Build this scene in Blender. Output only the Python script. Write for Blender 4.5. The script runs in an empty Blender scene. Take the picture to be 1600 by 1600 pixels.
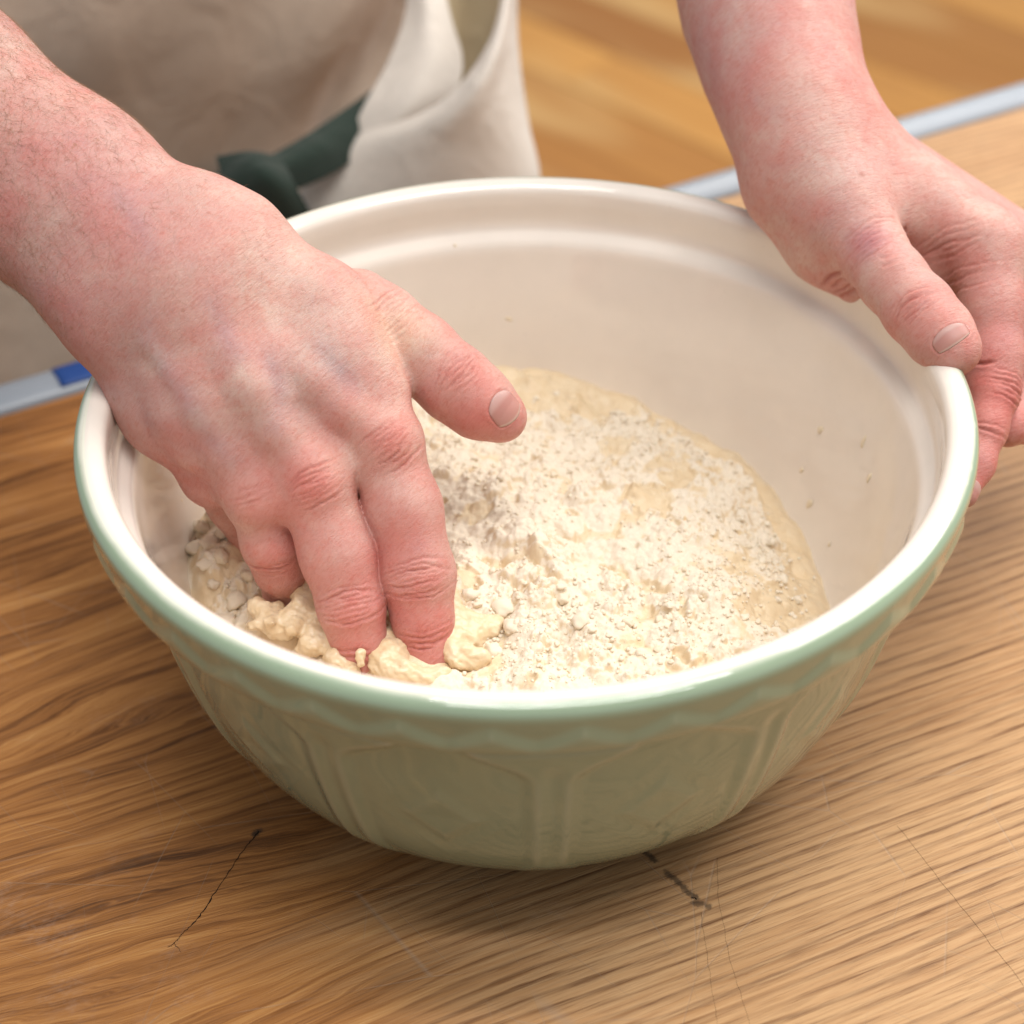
import bpy, bmesh, math, random
import numpy as np
from mathutils import Vector

random.seed(7)
RNG = np.random.default_rng(11)
scene = bpy.context.scene
COL = scene.collection

# ------------------------------------------------------------------ camera
CAM = np.array([0.0, -0.4911, 0.4841])
FW = np.array([-0.0075, 0.7731, -0.6343])
RT = np.array([0.9999, -0.0017, -0.0140])
UP = np.array([0.0119, 0.6343, 0.7730])
FPX = 2900.0                                   # focal length in photo pixels (1600 wide)

cam_data = bpy.data.cameras.new('camera')
cam_data.sensor_width = 36.0
cam_data.lens = FPX / 1600.0 * 36.0
cam_data.clip_start = 0.02
cam_data.clip_end = 60.0
cam_data.dof.use_dof = True
cam_data.dof.focus_distance = 0.605
cam_data.dof.aperture_fstop = 7.0
cam_data.dof.aperture_blades = 9
cam = bpy.data.objects.new('camera', cam_data)
COL.objects.link(cam)
from mathutils import Matrix
_m = Matrix(((RT[0], UP[0], -FW[0], CAM[0]), (RT[1], UP[1], -FW[1], CAM[1]), (RT[2], UP[2], -FW[2], CAM[2]), (0, 0, 0, 1)))
cam.matrix_world = _m
scene.camera = cam

# ------------------------------------------------------------------ world, lamps, exposure
world = bpy.data.worlds.new('World')
scene.world = world
world.use_nodes = True
_bg = world.node_tree.nodes['Background']
_bg.inputs['Color'].default_value = (0.86, 0.93, 1.0, 1)
_bg.inputs['Strength'].default_value = 0.40


def area(name, loc, target, size, size_y, power, color):
    l = bpy.data.lights.new(name, 'AREA')
    l.shape = 'RECTANGLE'
    l.size, l.size_y = size, size_y
    l.energy = power
    l.color = color
    o = bpy.data.objects.new(name, l)
    COL.objects.link(o)
    o.location = loc
    d = Vector(target) - Vector(loc)
    o.rotation_euler = d.to_track_quat('-Z', 'Y').to_euler()
    return o


area('window_light', (0.92, 0.52, 1.12), (0.0, 0.0, 0.08), 1.0, 0.95, 18.5, (1.0, 0.965, 0.925))
for _y in (-0.62, -0.12):                       # two strip lights under the ceiling
    area('overhead_light', (0.25, _y, 2.1), (0.25, _y, 0.0), 1.3, 0.06, 16.0, (1.0, 0.98, 0.95))
area('roof_light', (0.1, -0.2, 2.2), (0.1, -0.2, 0.0), 2.6, 2.2, 8.0, (0.93, 0.97, 1.0))        # pale roof above, lit through by daylight
area('overhead_light', (0.6, 2.3, 1.6), (0.4, 2.1, -0.9), 1.2, 1.2, 38.0, (1.0, 0.97, 0.92))   # added fill with no known source, brightens the floor behind

scene.view_settings.view_transform = 'Standard'
scene.view_settings.look = 'None'
scene.view_settings.exposure = 0.03
scene.view_settings.gamma = 1.0
scene.render.engine = 'CYCLES'
scene.cycles.use_denoising = True
try:
    scene.cycles.denoiser = 'OPENIMAGEDENOISE'
except Exception:
    pass
scene.cycles.max_bounces = 10
scene.cycles.diffuse_bounces = 5
scene.cycles.glossy_bounces = 4
scene.cycles.use_adaptive_sampling = True
scene.cycles.adaptive_threshold = 0.008


# ------------------------------------------------------------------ helpers
def V(px, py, depth):
    """world point seen at photo pixel (px, py) at the given distance along the view axis"""
    return CAM + depth * (FW + RT * (px - 800.0) / FPX - UP * (py - 800.0) / FPX)


def at(px, py, z):
    """world point seen at photo pixel (px, py) at world height z"""
    v = FW + RT * (px - 800.0) / FPX - UP * (py - 800.0) / FPX
    return CAM + v * ((z - CAM[2]) / v[2])


def tag(o, label=None, cat=None, group=None, kind=None):
    if label: o['label'] = label
    if cat: o['category'] = cat
    if group: o['group'] = group
    if kind: o['kind'] = kind
    return o


def empty(name, loc=(0, 0, 0)):
    o = bpy.data.objects.new(name, None)
    o.location = loc
    o.empty_display_size = 0.02
    COL.objects.link(o)
    return o


def mesh_obj(name, verts, faces, mat, parent=None, smooth=True, loc=None):
    me = bpy.data.meshes.new(name)
    verts = np.asarray(verts, dtype=np.float32)
    if isinstance(faces, np.ndarray):
        n = faces.shape[1]
        me.vertices.add(len(verts)); me.vertices.foreach_set('co', verts.ravel())
        me.loops.add(faces.size); me.loops.foreach_set('vertex_index', faces.astype(np.int32).ravel())
        me.polygons.add(len(faces))
        me.polygons.foreach_set('loop_start', np.arange(0, faces.size, n, dtype=np.int32))
        me.update(calc_edges=True)
        me.validate()
    else:
        me.from_pydata(verts.tolist(), [], faces)
        me.update()
    if smooth:
        me.polygons.foreach_set('use_smooth', np.ones(len(me.polygons), dtype=bool))
    for m in (mat if isinstance(mat, (list, tuple)) else [mat]):
        me.materials.append(m)
    o = bpy.data.objects.new(name, me)
    COL.objects.link(o)
    if parent is not None:
        o.parent = parent
        o.matrix_parent_inverse = Matrix.Translation(-Vector(parent.location))
    if loc is not None:
        o.location = loc
    return o


def col_attr(me, name, rgb):
    a = me.color_attributes.new(name, 'FLOAT_COLOR', 'POINT')
    d = np.ones((len(rgb), 4), dtype=np.float32)
    d[:, :rgb.shape[1]] = rgb
    a.data.foreach_set('color', d.ravel())


def f_attr(me, name, vals):
    a = me.attributes.new(name, 'FLOAT', 'POINT')
    a.data.foreach_set('value', np.asarray(vals, dtype=np.float32))


def box_bm(bm, x0, x1, y0, y1, z0, z1, bev=0.0):
    r = bmesh.ops.create_cube(bm, size=1.0)
    for v in r['verts']:
        v.co = Vector((x0 + (v.co.x + .5) * (x1 - x0), y0 + (v.co.y + .5) * (y1 - y0), z0 + (v.co.z + .5) * (z1 - z0)))
    if bev:
        es = list({e for v in r['verts'] for e in v.link_edges})
        bmesh.ops.bevel(bm, geom=es, offset=bev, segments=3, affect='EDGES', profile=0.5)


def bm_obj(name, bm, mat, parent=None, smooth=False):
    me = bpy.data.meshes.new(name)
    bm.to_mesh(me); bm.free()
    if smooth:
        for p in me.polygons: p.use_smooth = True
    me.materials.append(mat)
    o = bpy.data.objects.new(name, me)
    COL.objects.link(o)
    if parent is not None:
        o.parent = parent
        o.matrix_parent_inverse = Matrix.Translation(-Vector(parent.location))
    return o


# node helper -------------------------------------------------------
class NT:
    def __init__(self, name):
        self.m = bpy.data.materials.new(name)
        self.m.use_nodes = True
        self.t = self.m.node_tree
        self.b = self.t.nodes['Principled BSDF']

    def n(self, kind, **kw):
        nd = self.t.nodes.new(kind)
        for k, v in kw.items():
            if k.startswith('i_'):
                key = k[2:]
                key = int(key) if key.isdigit() else key.replace('_', ' ')
                self.put(nd.inputs[key], v)
            else:
                setattr(nd, k, v)
        return nd

    def put(self, sock, v):
        if isinstance(v, bpy.types.NodeSocket):
            self.t.links.new(v, sock)
        else:
            sock.default_value = v

    def math(self, op, a, b=None, c=None, clamp=False):
        nd = self.t.nodes.new('ShaderNodeMath')
        nd.operation = op; nd.use_clamp = clamp
        self.put(nd.inputs[0], a)
        if b is not None: self.put(nd.inputs[1], b)
        if c is not None: self.put(nd.inputs[2], c)
        return nd.outputs[0]

    def mix(self, fac, a, b, blend='MIX'):
        nd = self.t.nodes.new('ShaderNodeMix')
        nd.data_type = 'RGBA'; nd.blend_type = blend
        self.put(nd.inputs[0], fac)
        self.put(nd.inputs[6], a if isinstance(a, bpy.types.NodeSocket) else (*a, 1))
        self.put(nd.inputs[7], b if isinstance(b, bpy.types.NodeSocket) else (*b, 1))
        return nd.outputs[2]

    def noise(self, vec, scale, detail=3.0, rough=0.55, dist=0.0):
        nd = self.t.nodes.new('ShaderNodeTexNoise')
        if vec is not None: self.put(nd.inputs['Vector'], vec)
        nd.inputs['Scale'].default_value = scale
        nd.inputs['Detail'].default_value = detail
        nd.inputs['Roughness'].default_value = rough
        nd.inputs['Distortion'].default_value = dist
        return nd.outputs['Fac']

    def ramp(self, fac, stops, interp='LINEAR'):
        nd = self.t.nodes.new('ShaderNodeValToRGB')
        cr = nd.color_ramp; cr.interpolation = interp
        while len(cr.elements) < len(stops): cr.elements.new(0.5)
        for e, (p, c) in zip(cr.elements, stops):
            e.position = p
            e.color = (c, c, c, 1) if isinstance(c, (int, float)) else (*c, 1)
        self.put(nd.inputs[0], fac)
        return nd.outputs[0]

    def maprange(self, v, a, b, c=0.0, d=1.0, smooth=False):
        nd = self.t.nodes.new('ShaderNodeMapRange')
        nd.interpolation_type = 'SMOOTHSTEP' if smooth else 'LINEAR'
        self.put(nd.inputs[0], v)
        for i, x in zip((1, 2, 3, 4), (a, b, c, d)): self.put(nd.inputs[i], x)
        return nd.outputs[0]

    def bump(self, height, strength, distance, prev=None):
        nd = self.t.nodes.new('ShaderNodeBump')
        nd.inputs['Strength'].default_value = strength
        nd.inputs['Distance'].default_value = distance
        self.put(nd.inputs['Height'], height)
        if prev is not None: self.put(nd.inputs['Normal'], prev)
        return nd.outputs[0]

    def obj(self):
        return self.t.nodes.new('ShaderNodeTexCoord').outputs['Object']

    def mapping(self, vec, scale=(1, 1, 1), rot=(0, 0, 0), loc=(0, 0, 0)):
        nd = self.t.nodes.new('ShaderNodeMapping')
        self.put(nd.inputs[0], vec)
        nd.inputs['Location'].default_value = loc
        nd.inputs['Rotation'].default_value = rot
        nd.inputs['Scale'].default_value = scale
        return nd.outputs[0]

    def attr(self, name, out='Fac'):
        nd = self.t.nodes.new('ShaderNodeAttribute')
        nd.attribute_name = name
        return nd.outputs[out]

    def set(self, **kw):
        for k, v in kw.items():
            key = {'base': 'Base Color', 'rough': 'Roughness', 'normal': 'Normal', 'spec': 'Specular IOR Level', 'coat': 'Coat Weight',
                   'coat_rough': 'Coat Roughness', 'sss': 'Subsurface Weight', 'sss_r': 'Subsurface Radius', 'sss_s': 'Subsurface Scale',
                   'sheen': 'Sheen Weight'}[k]
            if isinstance(v, tuple) and key == 'Base Color': v = (*v, 1)
            self.put(self.b.inputs[key], v)
        return self.m
# ------------------------------------------------------------------ materials of the setting
def wood_table_mat():
    t = NT('oak_table')
    o = t.mapping(t.obj(), rot=(0, 0, math.radians(4.5)))          # the grain runs a little off the board's edge
    # object axes: x along the grain, y across the board
    sep = t.n('ShaderNodeSeparateXYZ'); t.put(sep.inputs[0], o)
    X, Y = sep.outputs[0], sep.outputs[1]
    # slow waviness of the rings along the board
    w1 = t.noise(t.mapping(o, (2.2, 5.0, 1)), 1.0, 2.0, 0.5)
    w2 = t.noise(t.mapping(o, (7.0, 22.0, 1)), 1.0, 2.0, 0.5)
    w3 = t.noise(t.mapping(o, (30.0, 160.0, 1)), 1.0, 2.0, 0.6)
    left = t.maprange(t.math('ADD', X, t.math('MULTIPLY', Y, -0.35)), -0.20, 0.10, 1.0, 0.0, True)
    yy = t.math('ADD', Y, t.math('MULTIPLY', t.math('SUBTRACT', w1, 0.5), t.math('ADD', 0.040, t.math('MULTIPLY', left, 0.06))))
    yy = t.math('ADD', yy, t.math('MULTIPLY', t.math('SUBTRACT', w2, 0.5), t.math('ADD', 0.006, t.math('MULTIPLY', left, 0.016))))
    yy = t.math('ADD', yy, t.math('MULTIPLY', t.math('SUBTRACT', w3, 0.5), t.math('ADD', 0.0014, t.math('MULTIPLY', left, 0.0025))))
    # growth rings get wider towards the left where the board is cut nearer the heart
    freq = t.math('SUBTRACT', 165.0, t.math('MULTIPLY', left, 40.0))
    ph = t.math('FRACT', t.math('MULTIPLY', yy, 190.0))
    ring = t.ramp(ph, [(0.0, 0.0), (0.45, 0.16), (0.74, 1.0), (0.84, 0.85), (0.94, 0.05), (1.0, 0.0)])
    ringn = t.noise(t.mapping(o, (9.0, 90.0, 1)), 1.0, 3.0, 0.6)
    ring = t.math('MULTIPLY', ring, t.maprange(ringn, 0.30, 0.60, 0.10, 1.0))
    # pores: short dark dashes along the grain
    pores = t.noise(t.mapping(o, (45.0, 1250.0, 1)), 1.0, 2.0, 0.65)
    pores = t.maprange(pores, 0.50, 0.60, 0.0, 1.0, True)
    fibre = t.noise(t.mapping(o, (22.0, 700.0, 1)), 1.0, 4.0, 0.7)
    broad = t.noise(t.mapping(o, (3.0, 18.0, 1), loc=(3, 1, 0)), 1.0, 3.0, 0.55)
    light = (0.52, 0.300, 0.142)
    mid = (0.40, 0.205, 0.086)
    dark = (0.125, 0.045, 0.014)
    c = t.mix(t.maprange(broad, 0.32, 0.68), light, mid)
    c = t.mix(t.math('MULTIPLY', ring, 0.88), c, dark)
    c = t.mix(t.math('MULTIPLY', t.math('MULTIPLY', pores, t.maprange(ring, 0.1, 0.7, 0.35, 1.0)), 0.72), c, (0.13, 0.050, 0.018))
    c = t.mix(t.maprange(fibre, 0.40, 0.66, 0.0, 0.55), c, (0.62, 0.385, 0.195))
    # heartwood on the left, streaked gold to dark brown; colour also carries shadow there
    wv = t.n('ShaderNodeCombineXYZ'); t.put(wv.inputs[0], X); t.put(wv.inputs[1], yy)
    sA = t.noise(t.mapping(wv.outputs[0], (4.0, 75.0, 1)), 1.0, 3.0, 0.6)
    sB = t.noise(t.mapping(wv.outputs[0], (9.0, 260.0, 1), loc=(4, 2, 0)), 1.0, 3.0, 0.6)
    sC = t.noise(t.mapping(wv.outputs[0], (30.0, 1900.0, 1), loc=(1, 8, 0)), 1.0, 2.0, 0.6)
    ss = t.math('ADD', t.math('ADD', t.math('MULTIPLY', sA, 0.50), t.math('MULTIPLY', sB, 0.30)), t.math('MULTIPLY', sC, 0.34))
    ss = t.math('SUBTRACT', ss, t.math('MULTIPLY', ring, 0.085))
    hc = t.ramp(ss, [(0.38, (0.072, 0.025, 0.008)), (0.47, (0.205, 0.074, 0.018)), (0.55, (0.350, 0.138, 0.036)), (0.63, (0.470, 0.205, 0.058)), (0.72, (0.59, 0.31, 0.110))])
    edge = t.noise(t.mapping(o, (3.0, 30.0, 1), loc=(9, 3, 2)), 1.0, 3.0)
    heart_shade = t.maprange(t.math('ADD', left, t.math('MULTIPLY', t.math('SUBTRACT', edge, 0.5), 1.1)), 0.30, 0.80, 0.0, 0.93, True)
    c = t.mix(heart_shade, c, hc)
    # dry flour film and scratches
    dust = t.noise(t.mapping(o, (9, 13, 1), loc=(5, 5, 0)), 1.0, 5.0, 0.7)
    grit = t.noise(t.mapping(o, (300, 420, 1)), 1.0, 3.0, 0.7)
    dm = t.math('MULTIPLY', t.maprange(dust, 0.58, 0.76), t.maprange(grit, 0.40, 0.7))
    c = t.mix(t.math('MULTIPLY', dm, 0.34), c, (0.60, 0.48, 0.40))
    scr = None
    for k, (ang, sc) in enumerate(((62, 30), (-48, 26), (84, 38), (20, 22))):
        mp = t.mapping(o, (1, 1, 1), rot=(0, 0, math.radians(ang)), loc=(k * 3.1, k * 1.7, 0))
        v = t.n('ShaderNodeTexVoronoi', feature='DISTANCE_TO_EDGE', i_Vector=t.mapping(mp, (sc * 0.25, sc, 1)), i_Scale=1.0)
        v.inputs['Randomness'].default_value = 1.0
        m = t.maprange(v.outputs['Distance'], 0.0, 0.006, 1.0, 0.0)
        m = t.math('MULTIPLY', m, t.maprange(t.noise(mp, 14.0, 2.0), 0.52, 0.6))
        scr = m if scr is None else t.math('MAXIMUM', scr, m)
    c = t.mix(t.math('MULTIPLY', scr, 0.30), c, t.mix(t.noise(o, 9.0) , (0.11, 0.05, 0.025), (0.62, 0.50, 0.38)))
    # two dark burns beside the bowl's foot
    vm = lambda op, a, b: (lambda nd: (setattr(nd, 'operation', op), t.put(nd.inputs[0], a), t.put(nd.inputs[1], b), nd)[-1])(t.t.nodes.new('ShaderNodeVectorMath'))
    cs, sn = math.cos(TANG - math.radians(4.5)), math.sin(TANG - math.radians(4.5))
    loc = lambda x, y: (lambda p: np.array([p[0] * cs + p[1] * sn, -p[0] * sn + p[1] * cs, 0.0]))(at(x, y, 0.0))
    jit = t.math('MULTIPLY', t.math('SUBTRACT', t.noise(o, 420.0, 4.0, 0.7), 0.5), 0.0042)
    for (qa, qb, wd, st) in (((1006, 1331), (1024, 1345), .0012, .70), ((1042, 1363), (1088, 1404), .0012, .70), ((1084, 1409), (1106, 1416), .0012, .65), ((400, 1303), (404, 1298), .0014, .8)):
        A = loc(*qa); B = loc(*qb); ba = B - A
        pa = vm('SUBTRACT', o, tuple(A)).outputs[0]
        hh = t.math('DIVIDE', vm('DOT_PRODUCT', pa, tuple(ba)).outputs['Value'], float(ba @ ba), clamp=True)
        sc_ = t.t.nodes.new('ShaderNodeVectorMath'); sc_.operation = 'SCALE'; sc_.inputs[0].default_value = tuple(ba); t.put(sc_.inputs['Scale'], hh)
        dd = t.math('ADD', vm('DISTANCE', pa, sc_.outputs[0]).outputs['Value'], jit)
        c = t.mix(t.maprange(dd, wd * 0.2, wd * 1.5, st, 0.0, True), c, (0.022, 0.018, 0.016))
    rough = t.maprange(fibre, 0.2, 0.8, 0.42, 0.60)
    h = t.math('SUBTRACT', t.math('MULTIPLY', fibre, 0.5), t.math('ADD', t.math('MULTIPLY', ring, 0.35), t.math('ADD', pores, scr)))
    nrm = t.bump(h, 0.35, 0.00035)
    return t.set(base=c, rough=rough, spec=0.22, normal=nrm)


def plain(name, rgb, rough=0.6, spec=0.4, noise_amt=0.12, scale=40.0, bump=0.0):
    t = NT(name)
    o = t.obj()
    n = t.noise(o, scale, 4.0, 0.6)
    c = t.mix(t.maprange(n, 0.3, 0.7, 0.0, noise_amt), rgb, tuple(x * 0.55 for x in rgb))
    kw = dict(base=c, rough=rough, spec=spec)
    if bump: kw['normal'] = t.bump(n, 0.4, bump)
    return t.set(**kw)


def cloth_mat(name, rgb, weave=900.0, var=0.25):
    t = NT(name)
    o = t.obj()
    a = t.noise(t.mapping(o, (weave, weave * 0.12, weave)), 1.0, 2.0, 0.6)
    b = t.noise(t.mapping(o, (weave * 0.12, weave, weave * 0.3)), 1.0, 2.0, 0.6)
    w = t.math('ADD', a, b)
    big = t.noise(o, 12.0, 3.0, 0.6)
    c = t.mix(t.maprange(w, 0.7, 1.3, 0.0, var), rgb, tuple(x * 0.6 for x in rgb))
    c = t.mix(t.maprange(big, 0.35, 0.65, 0.0, 0.18), c, tuple(x * 0.75 for x in rgb))
    return t.set(base=c, rough=0.9, spec=0.2, sheen=0.15, normal=t.bump(t.noise(o, 26.0, 2.0, 0.5, 0.6), 0.45, 0.008, t.bump(w, 0.6, 0.0005)))


def floor_mat():
    t = NT('orange_floor_board')
    info = t.n('ShaderNodeObjectInfo')
    o = t.obj()
    n = t.noise(t.mapping(o, (2.5, 40, 1)), 1.0, 3.0, 0.6)
    big = t.noise(t.mapping(o, (1.6, 5, 1)), 1.0, 2.0, 0.5)
    c = t.mix(info.outputs['Random'], (0.80, 0.39, 0.095), (0.38, 0.145, 0.028))
    c = t.mix(t.maprange(n, 0.35, 0.7, 0, 0.55), c, (0.36, 0.135, 0.030))
    c = t.mix(t.maprange(big, 0.52, 0.72, 0, 0.75), c, (0.70, 0.42, 0.16))
    return t.set(base=c, rough=0.4, spec=0.4)


TANG = math.radians(28.6)
M_TABLE = wood_table_mat()
M_TRIM = plain('white_trim', (0.27, 0.295, 0.33), 0.35, 0.5, 0.05)
M_BLUE = plain('blue_tape', (0.013, 0.055, 0.22), 0.5)
M_FLOOR = floor_mat()
M_LEG = plain('table_leg_wood', (0.40, 0.21, 0.09), 0.6)

# ------------------------------------------------------------------ floor of boards, far below the table
FLOOR_Z = -0.92
fl = empty('floor', (0.3, 2.0, FLOOR_Z)); tag(fl, kind='structure')
fl.rotation_euler = (0, 0, math.radians(-46))
ux, uy = math.cos(math.radians(-46)), math.sin(math.radians(-46))
k = 0
for row in range(-16, 17):
    xs = -3.0 + random.uniform(-0.8, 0.0)
    while xs < 2.8:
        ln = random.uniform(1.1, 1.9)
        bm = bmesh.new()
        box_bm(bm, 0.0015, ln - 0.0015, -0.0685, 0.0685, -0.02, random.uniform(-0.0008, 0.0008), 0.0)
        me_o = bm_obj('plank', bm, M_FLOOR)
        me_o.parent = fl
        me_o.location = (xs, row * 0.14, 0)
        xs += ln

# ------------------------------------------------------------------ table
TANG = math.radians(28.6)
e0 = at(0, 648, 0.0)
edir = np.array([math.cos(TANG), math.sin(TANG), 0.0])
enrm = np.array([-edir[1], edir[0], 0.0])
tab = empty('table', (0, 0, 0))
tag(tab, 'oak table with worn grained top and white edge strip, under the mixing bowl', 'table')
dist = float(e0 @ enrm)                      # far edge, measured from the bowl's axis
top_rot = (0, 0, TANG)
bm = bmesh.new()
box_bm(bm, -0.95, 0.85, -0.75, dist, -0.038, 0.0, 0.0025)
top = bm_obj('table_top', bm, M_TABLE, tab); top.rotation_euler = top_rot
# pale rounded strip along the far edge
sec = []
for a in np.linspace(0, math.pi, 9):
    sec.append((dist + 0.0115 + 0.0105 * math.cos(math.pi - a), 0.0035 * 1.2 * math.sin(a) - 0.001))
sec += [(dist + 0.022, -0.03), (dist + 0.001, -0.03)]
L0, L1 = -0.95, 0.85
vs, fs = [], []
nseg = 60
for i in range(nseg + 1):
    x = L0 + (L1 - L0) * i / nseg
    for (yy, zz) in sec: vs.append((x, yy, zz))
m_ = len(sec)
for i in range(nseg):
    for j in range(m_):
        fs.append((i * m_ + j, i * m_ + (j + 1) % m_, (i + 1) * m_ + (j + 1) % m_, (i + 1) * m_ + j))
fs.append(tuple(range(m_ - 1, -1, -1))); fs.append(tuple(nseg * m_ + j for j in range(m_)))
tr = mesh_obj('edge_strip', vs, fs, M_TRIM, tab); tr.rotation_euler = top_rot
# short piece of blue tape stuck round that strip
b0 = at(94, 602, 0.002); bx = float(b0 @ edir)
vs, fs = [], []
for i in range(9):
    x = bx + 0.03 * i / 8
    for a in np.linspace(0.75, math.pi * 0.72, 9):
        vs.append((x, dist + 0.0115 + 0.0112 * math.cos(math.pi - a), 0.0035 * 1.2 * math.sin(a) - 0.0003))
for i in range(8):
    for j in range(8):
        fs.append((i * 9 + j, i * 9 + j + 1, (i + 1) * 9 + j + 1, (i + 1) * 9 + j))
bt = mesh_obj('tape_strip', vs, fs, M_BLUE, tab); bt.rotation_euler = top_rot
bt['label'] = 'short piece of blue tape on the white edge strip'
sol = bt.modifiers.new('thick', 'SOLIDIFY'); sol.thickness = 0.0004; sol.offset = 1.0
for (lx, ly) in ((-0.88, -0.68), (0.78, -0.68), (-0.88, dist - 0.09), (0.78, dist - 0.09)):
    bm = bmesh.new()
    box_bm(bm, lx - 0.035, lx + 0.035, ly - 0.035, ly + 0.035, FLOOR_Z + 0.001, -0.0385, 0.004)
    lg = bm_obj('leg', bm, M_LEG, tab); lg.rotation_euler = top_rot
# ------------------------------------------------------------------ cracks in the table top
M_CRACK = plain('dark_crack', (0.018, 0.012, 0.009), 0.9, 0.1, 0.3, 300)


def ribbon(name, pts, widths, z=0.00025):
    P = [at(x, y, 0.0) for x, y in pts]
    # resample
    Q, W = [], []
    for i in range(len(P) - 1):
        for k in range(10):
            f = k / 10
            Q.append(P[i] * (1 - f) + P[i + 1] * f); W.append(widths[i] * (1 - f) + widths[i + 1] * f)
    Q.append(P[-1]); W.append(widths[-1])
    vs, fs = [], []
    for i, q in enumerate(Q):
        t = Q[min(i + 1, len(Q) - 1)] - Q[max(i - 1, 0)]
        n = np.array([-t[1], t[0], 0]); n /= np.linalg.norm(n) + 1e-9
        j = RNG.normal(0, 0.00016)
        w = W[i] * (0.55 + 0.9 * RNG.random())
        for s in (-1, 0, 1):
            p = q + n * (j + s * w * 0.5); vs.append((p[0], p[1], z if s == 0 else -0.0003))
    for i in range(len(Q) - 1):
        for s in (0, 1):
            fs.append((i * 3 + s, i * 3 + s + 1, (i + 1) * 3 + s + 1, (i + 1) * 3 + s))
    return mesh_obj(name, vs, fs, M_CRACK, tab)


ribbon('crack', [(404, 1299), (385, 1322), (340, 1388), (312, 1432), (283, 1461)], [.0013, .0006, .0008, .0011, .0004])
ribbon('crack', [(283, 1461), (271, 1475), (262, 1480)], [.0005, .0004, .0002])
ribbon('crack', [(272, 1474), (283, 1488)], [.0004, .0001])
ribbon('crack', [(1080, 1402), (1089, 1405)], [.0008, .0012])
ribbon('scratch', [(1120, 1340), (1122, 1400), (1140, 1500), (1172, 1600)], [.00018, .0002, .00024, .0002], 0.00012)
ribbon('scratch', [(1402, 1290), (1500, 1415), (1600, 1540)], [.0002, .00022, .0003], 0.00012)
ribbon('scratch', [(1095, 1425), (1110, 1530), (1122, 1600)], [.0002, .0002, .0002], 0.00012)

# ------------------------------------------------------------------ mixing bowl
H, R = 0.132, 0.145
OUT = [(0.0674, 0.0), (0.0765, 0.0022), (0.0855, 0.0058), (0.0945, 0.0105), (0.1022, 0.0163), (0.1085, 0.0235), (0.1134, 0.0310),
       (0.1174, 0.0392), (0.1209, 0.0486), (0.1239, 0.0588), (0.1265, 0.0692), (0.1288, 0.0800), (0.1306, 0.0910), (0.1322, 0.1000), (0.1333, 0.1062),
       (0.1342, 0.1090), (0.1362, 0.1104), (0.1392, 0.1112), (0.1416, 0.1128), (0.1430, 0.1160), (0.1440, 0.1210), (0.1447, 0.1250), (0.1450, 0.1275), (0.1446, 0.1294), (0.1434, 0.1308), (0.1418, 0.1317), (0.1408, 0.1319)]
LIP = [(0.1396, 0.1320), (0.1378, 0.1316), (0.1360, 0.1306), (0.1349, 0.1290)]
INN = [(0.1345, 0.1270), (0.1343, 0.1240), (0.1343, 0.1200), (0.1341, 0.1165), (0.1333, 0.1137), (0.1316, 0.1118), (0.1297, 0.1098), (0.1285, 0.1072),
       (0.1272, 0.1010), (0.1250, 0.0910), (0.1225, 0.0800), (0.1201, 0.0692), (0.1175, 0.0588), (0.1145, 0.0490), (0.1107, 0.0395), (0.1058, 0.0312),
       (0.0988, 0.0235), (0.0890, 0.0165), (0.0760, 0.0115), (0.0560, 0.0085), (0.0300, 0.0075), (0.001, 0.0075)]


def spline(pts, n):
    """dense Catmull-Rom through the profile points"""
    P = np.array(pts); P = np.vstack([2 * P[0] - P[1], P, 2 * P[-1] - P[-2]])
    out = []
    for i in range(1, len(P) - 2):
        for t in np.linspace(0, 1, n, endpoint=False):
            a, b, c, d = P[i - 1:i + 3]
            out.append(0.5 * ((2 * b) + (-a + c) * t + (2 * a - 5 * b + 4 * c - d) * t * t + (-a + 3 * b - 3 * c + d) * t ** 3))
    out.append(P[-2])
    return np.array(out)


def sstep(a, b, x):
    t = np.clip((x - a) / (b - a), 0, 1)
    return t * t * (3 - 2 * t)


def relief(th, z):
    """moulded pattern of the outside: columns, arched panels with a lozenge, zigzag band (metres outwards)"""
    deg = np.degrees(th)
    u = ((deg + 87.0 + 15.0) % 30.0) - 15.0            # degrees from the nearest column
    au = np.abs(u)
    # half-width of the raised column; it flares at top into the arch and at the foot
    half = 3.0 + 8.0 * sstep(0.084, 0.104, z) ** 2 + 4.0 * sstep(0.040, 0.012, z) ** 1.5
    col = 1 - sstep(-1.3, 1.3, au - half)
    col *= sstep(0.1065, 0.1020, z) * sstep(0.014, 0.040, z)
    # groove down the column
    gr = np.exp(-(u / 1.3) ** 2) * sstep(0.099, 0.090, z) * sstep(0.03, 0.04, z)
    d = 0.0016 * col - 0.0009 * gr
    # lozenge in each panel
    v = ((deg + 87.0) % 30.0) - 15.0
    lz = np.abs(v) / 6.4 + np.abs(z - 0.066) / 0.0165
    d = d + 0.0007 * (1 - sstep(0.60, 1.10, lz)) - 0.0004 * (1 - sstep(0.0, 0.75, lz))
    # ray lines around the lozenge
    lz2 = np.abs(v) / 9.5 + np.abs(z - 0.066) / 0.027
    d = d + 0.00012 * np.exp(-((lz2 - 1.0) / 0.09) ** 2) * (1 - col)
    # zigzag on the band
    w = np.abs(((deg + 4.0) % 10.0) / 5.0 - 1.0)
    zz = 0.1165 + 0.0065 * w
    band = sstep(0.1115, 0.1135, z) * sstep(0.1292, 0.1262, z)
    d = d + 0.0013 * band * (1 - sstep(-0.0034, 0.0034, z - zz))
    return d


NTH = 900
th = np.linspace(0, 2 * np.pi, NTH, endpoint=False)
ct, st = np.cos(th), np.sin(th)


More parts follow.
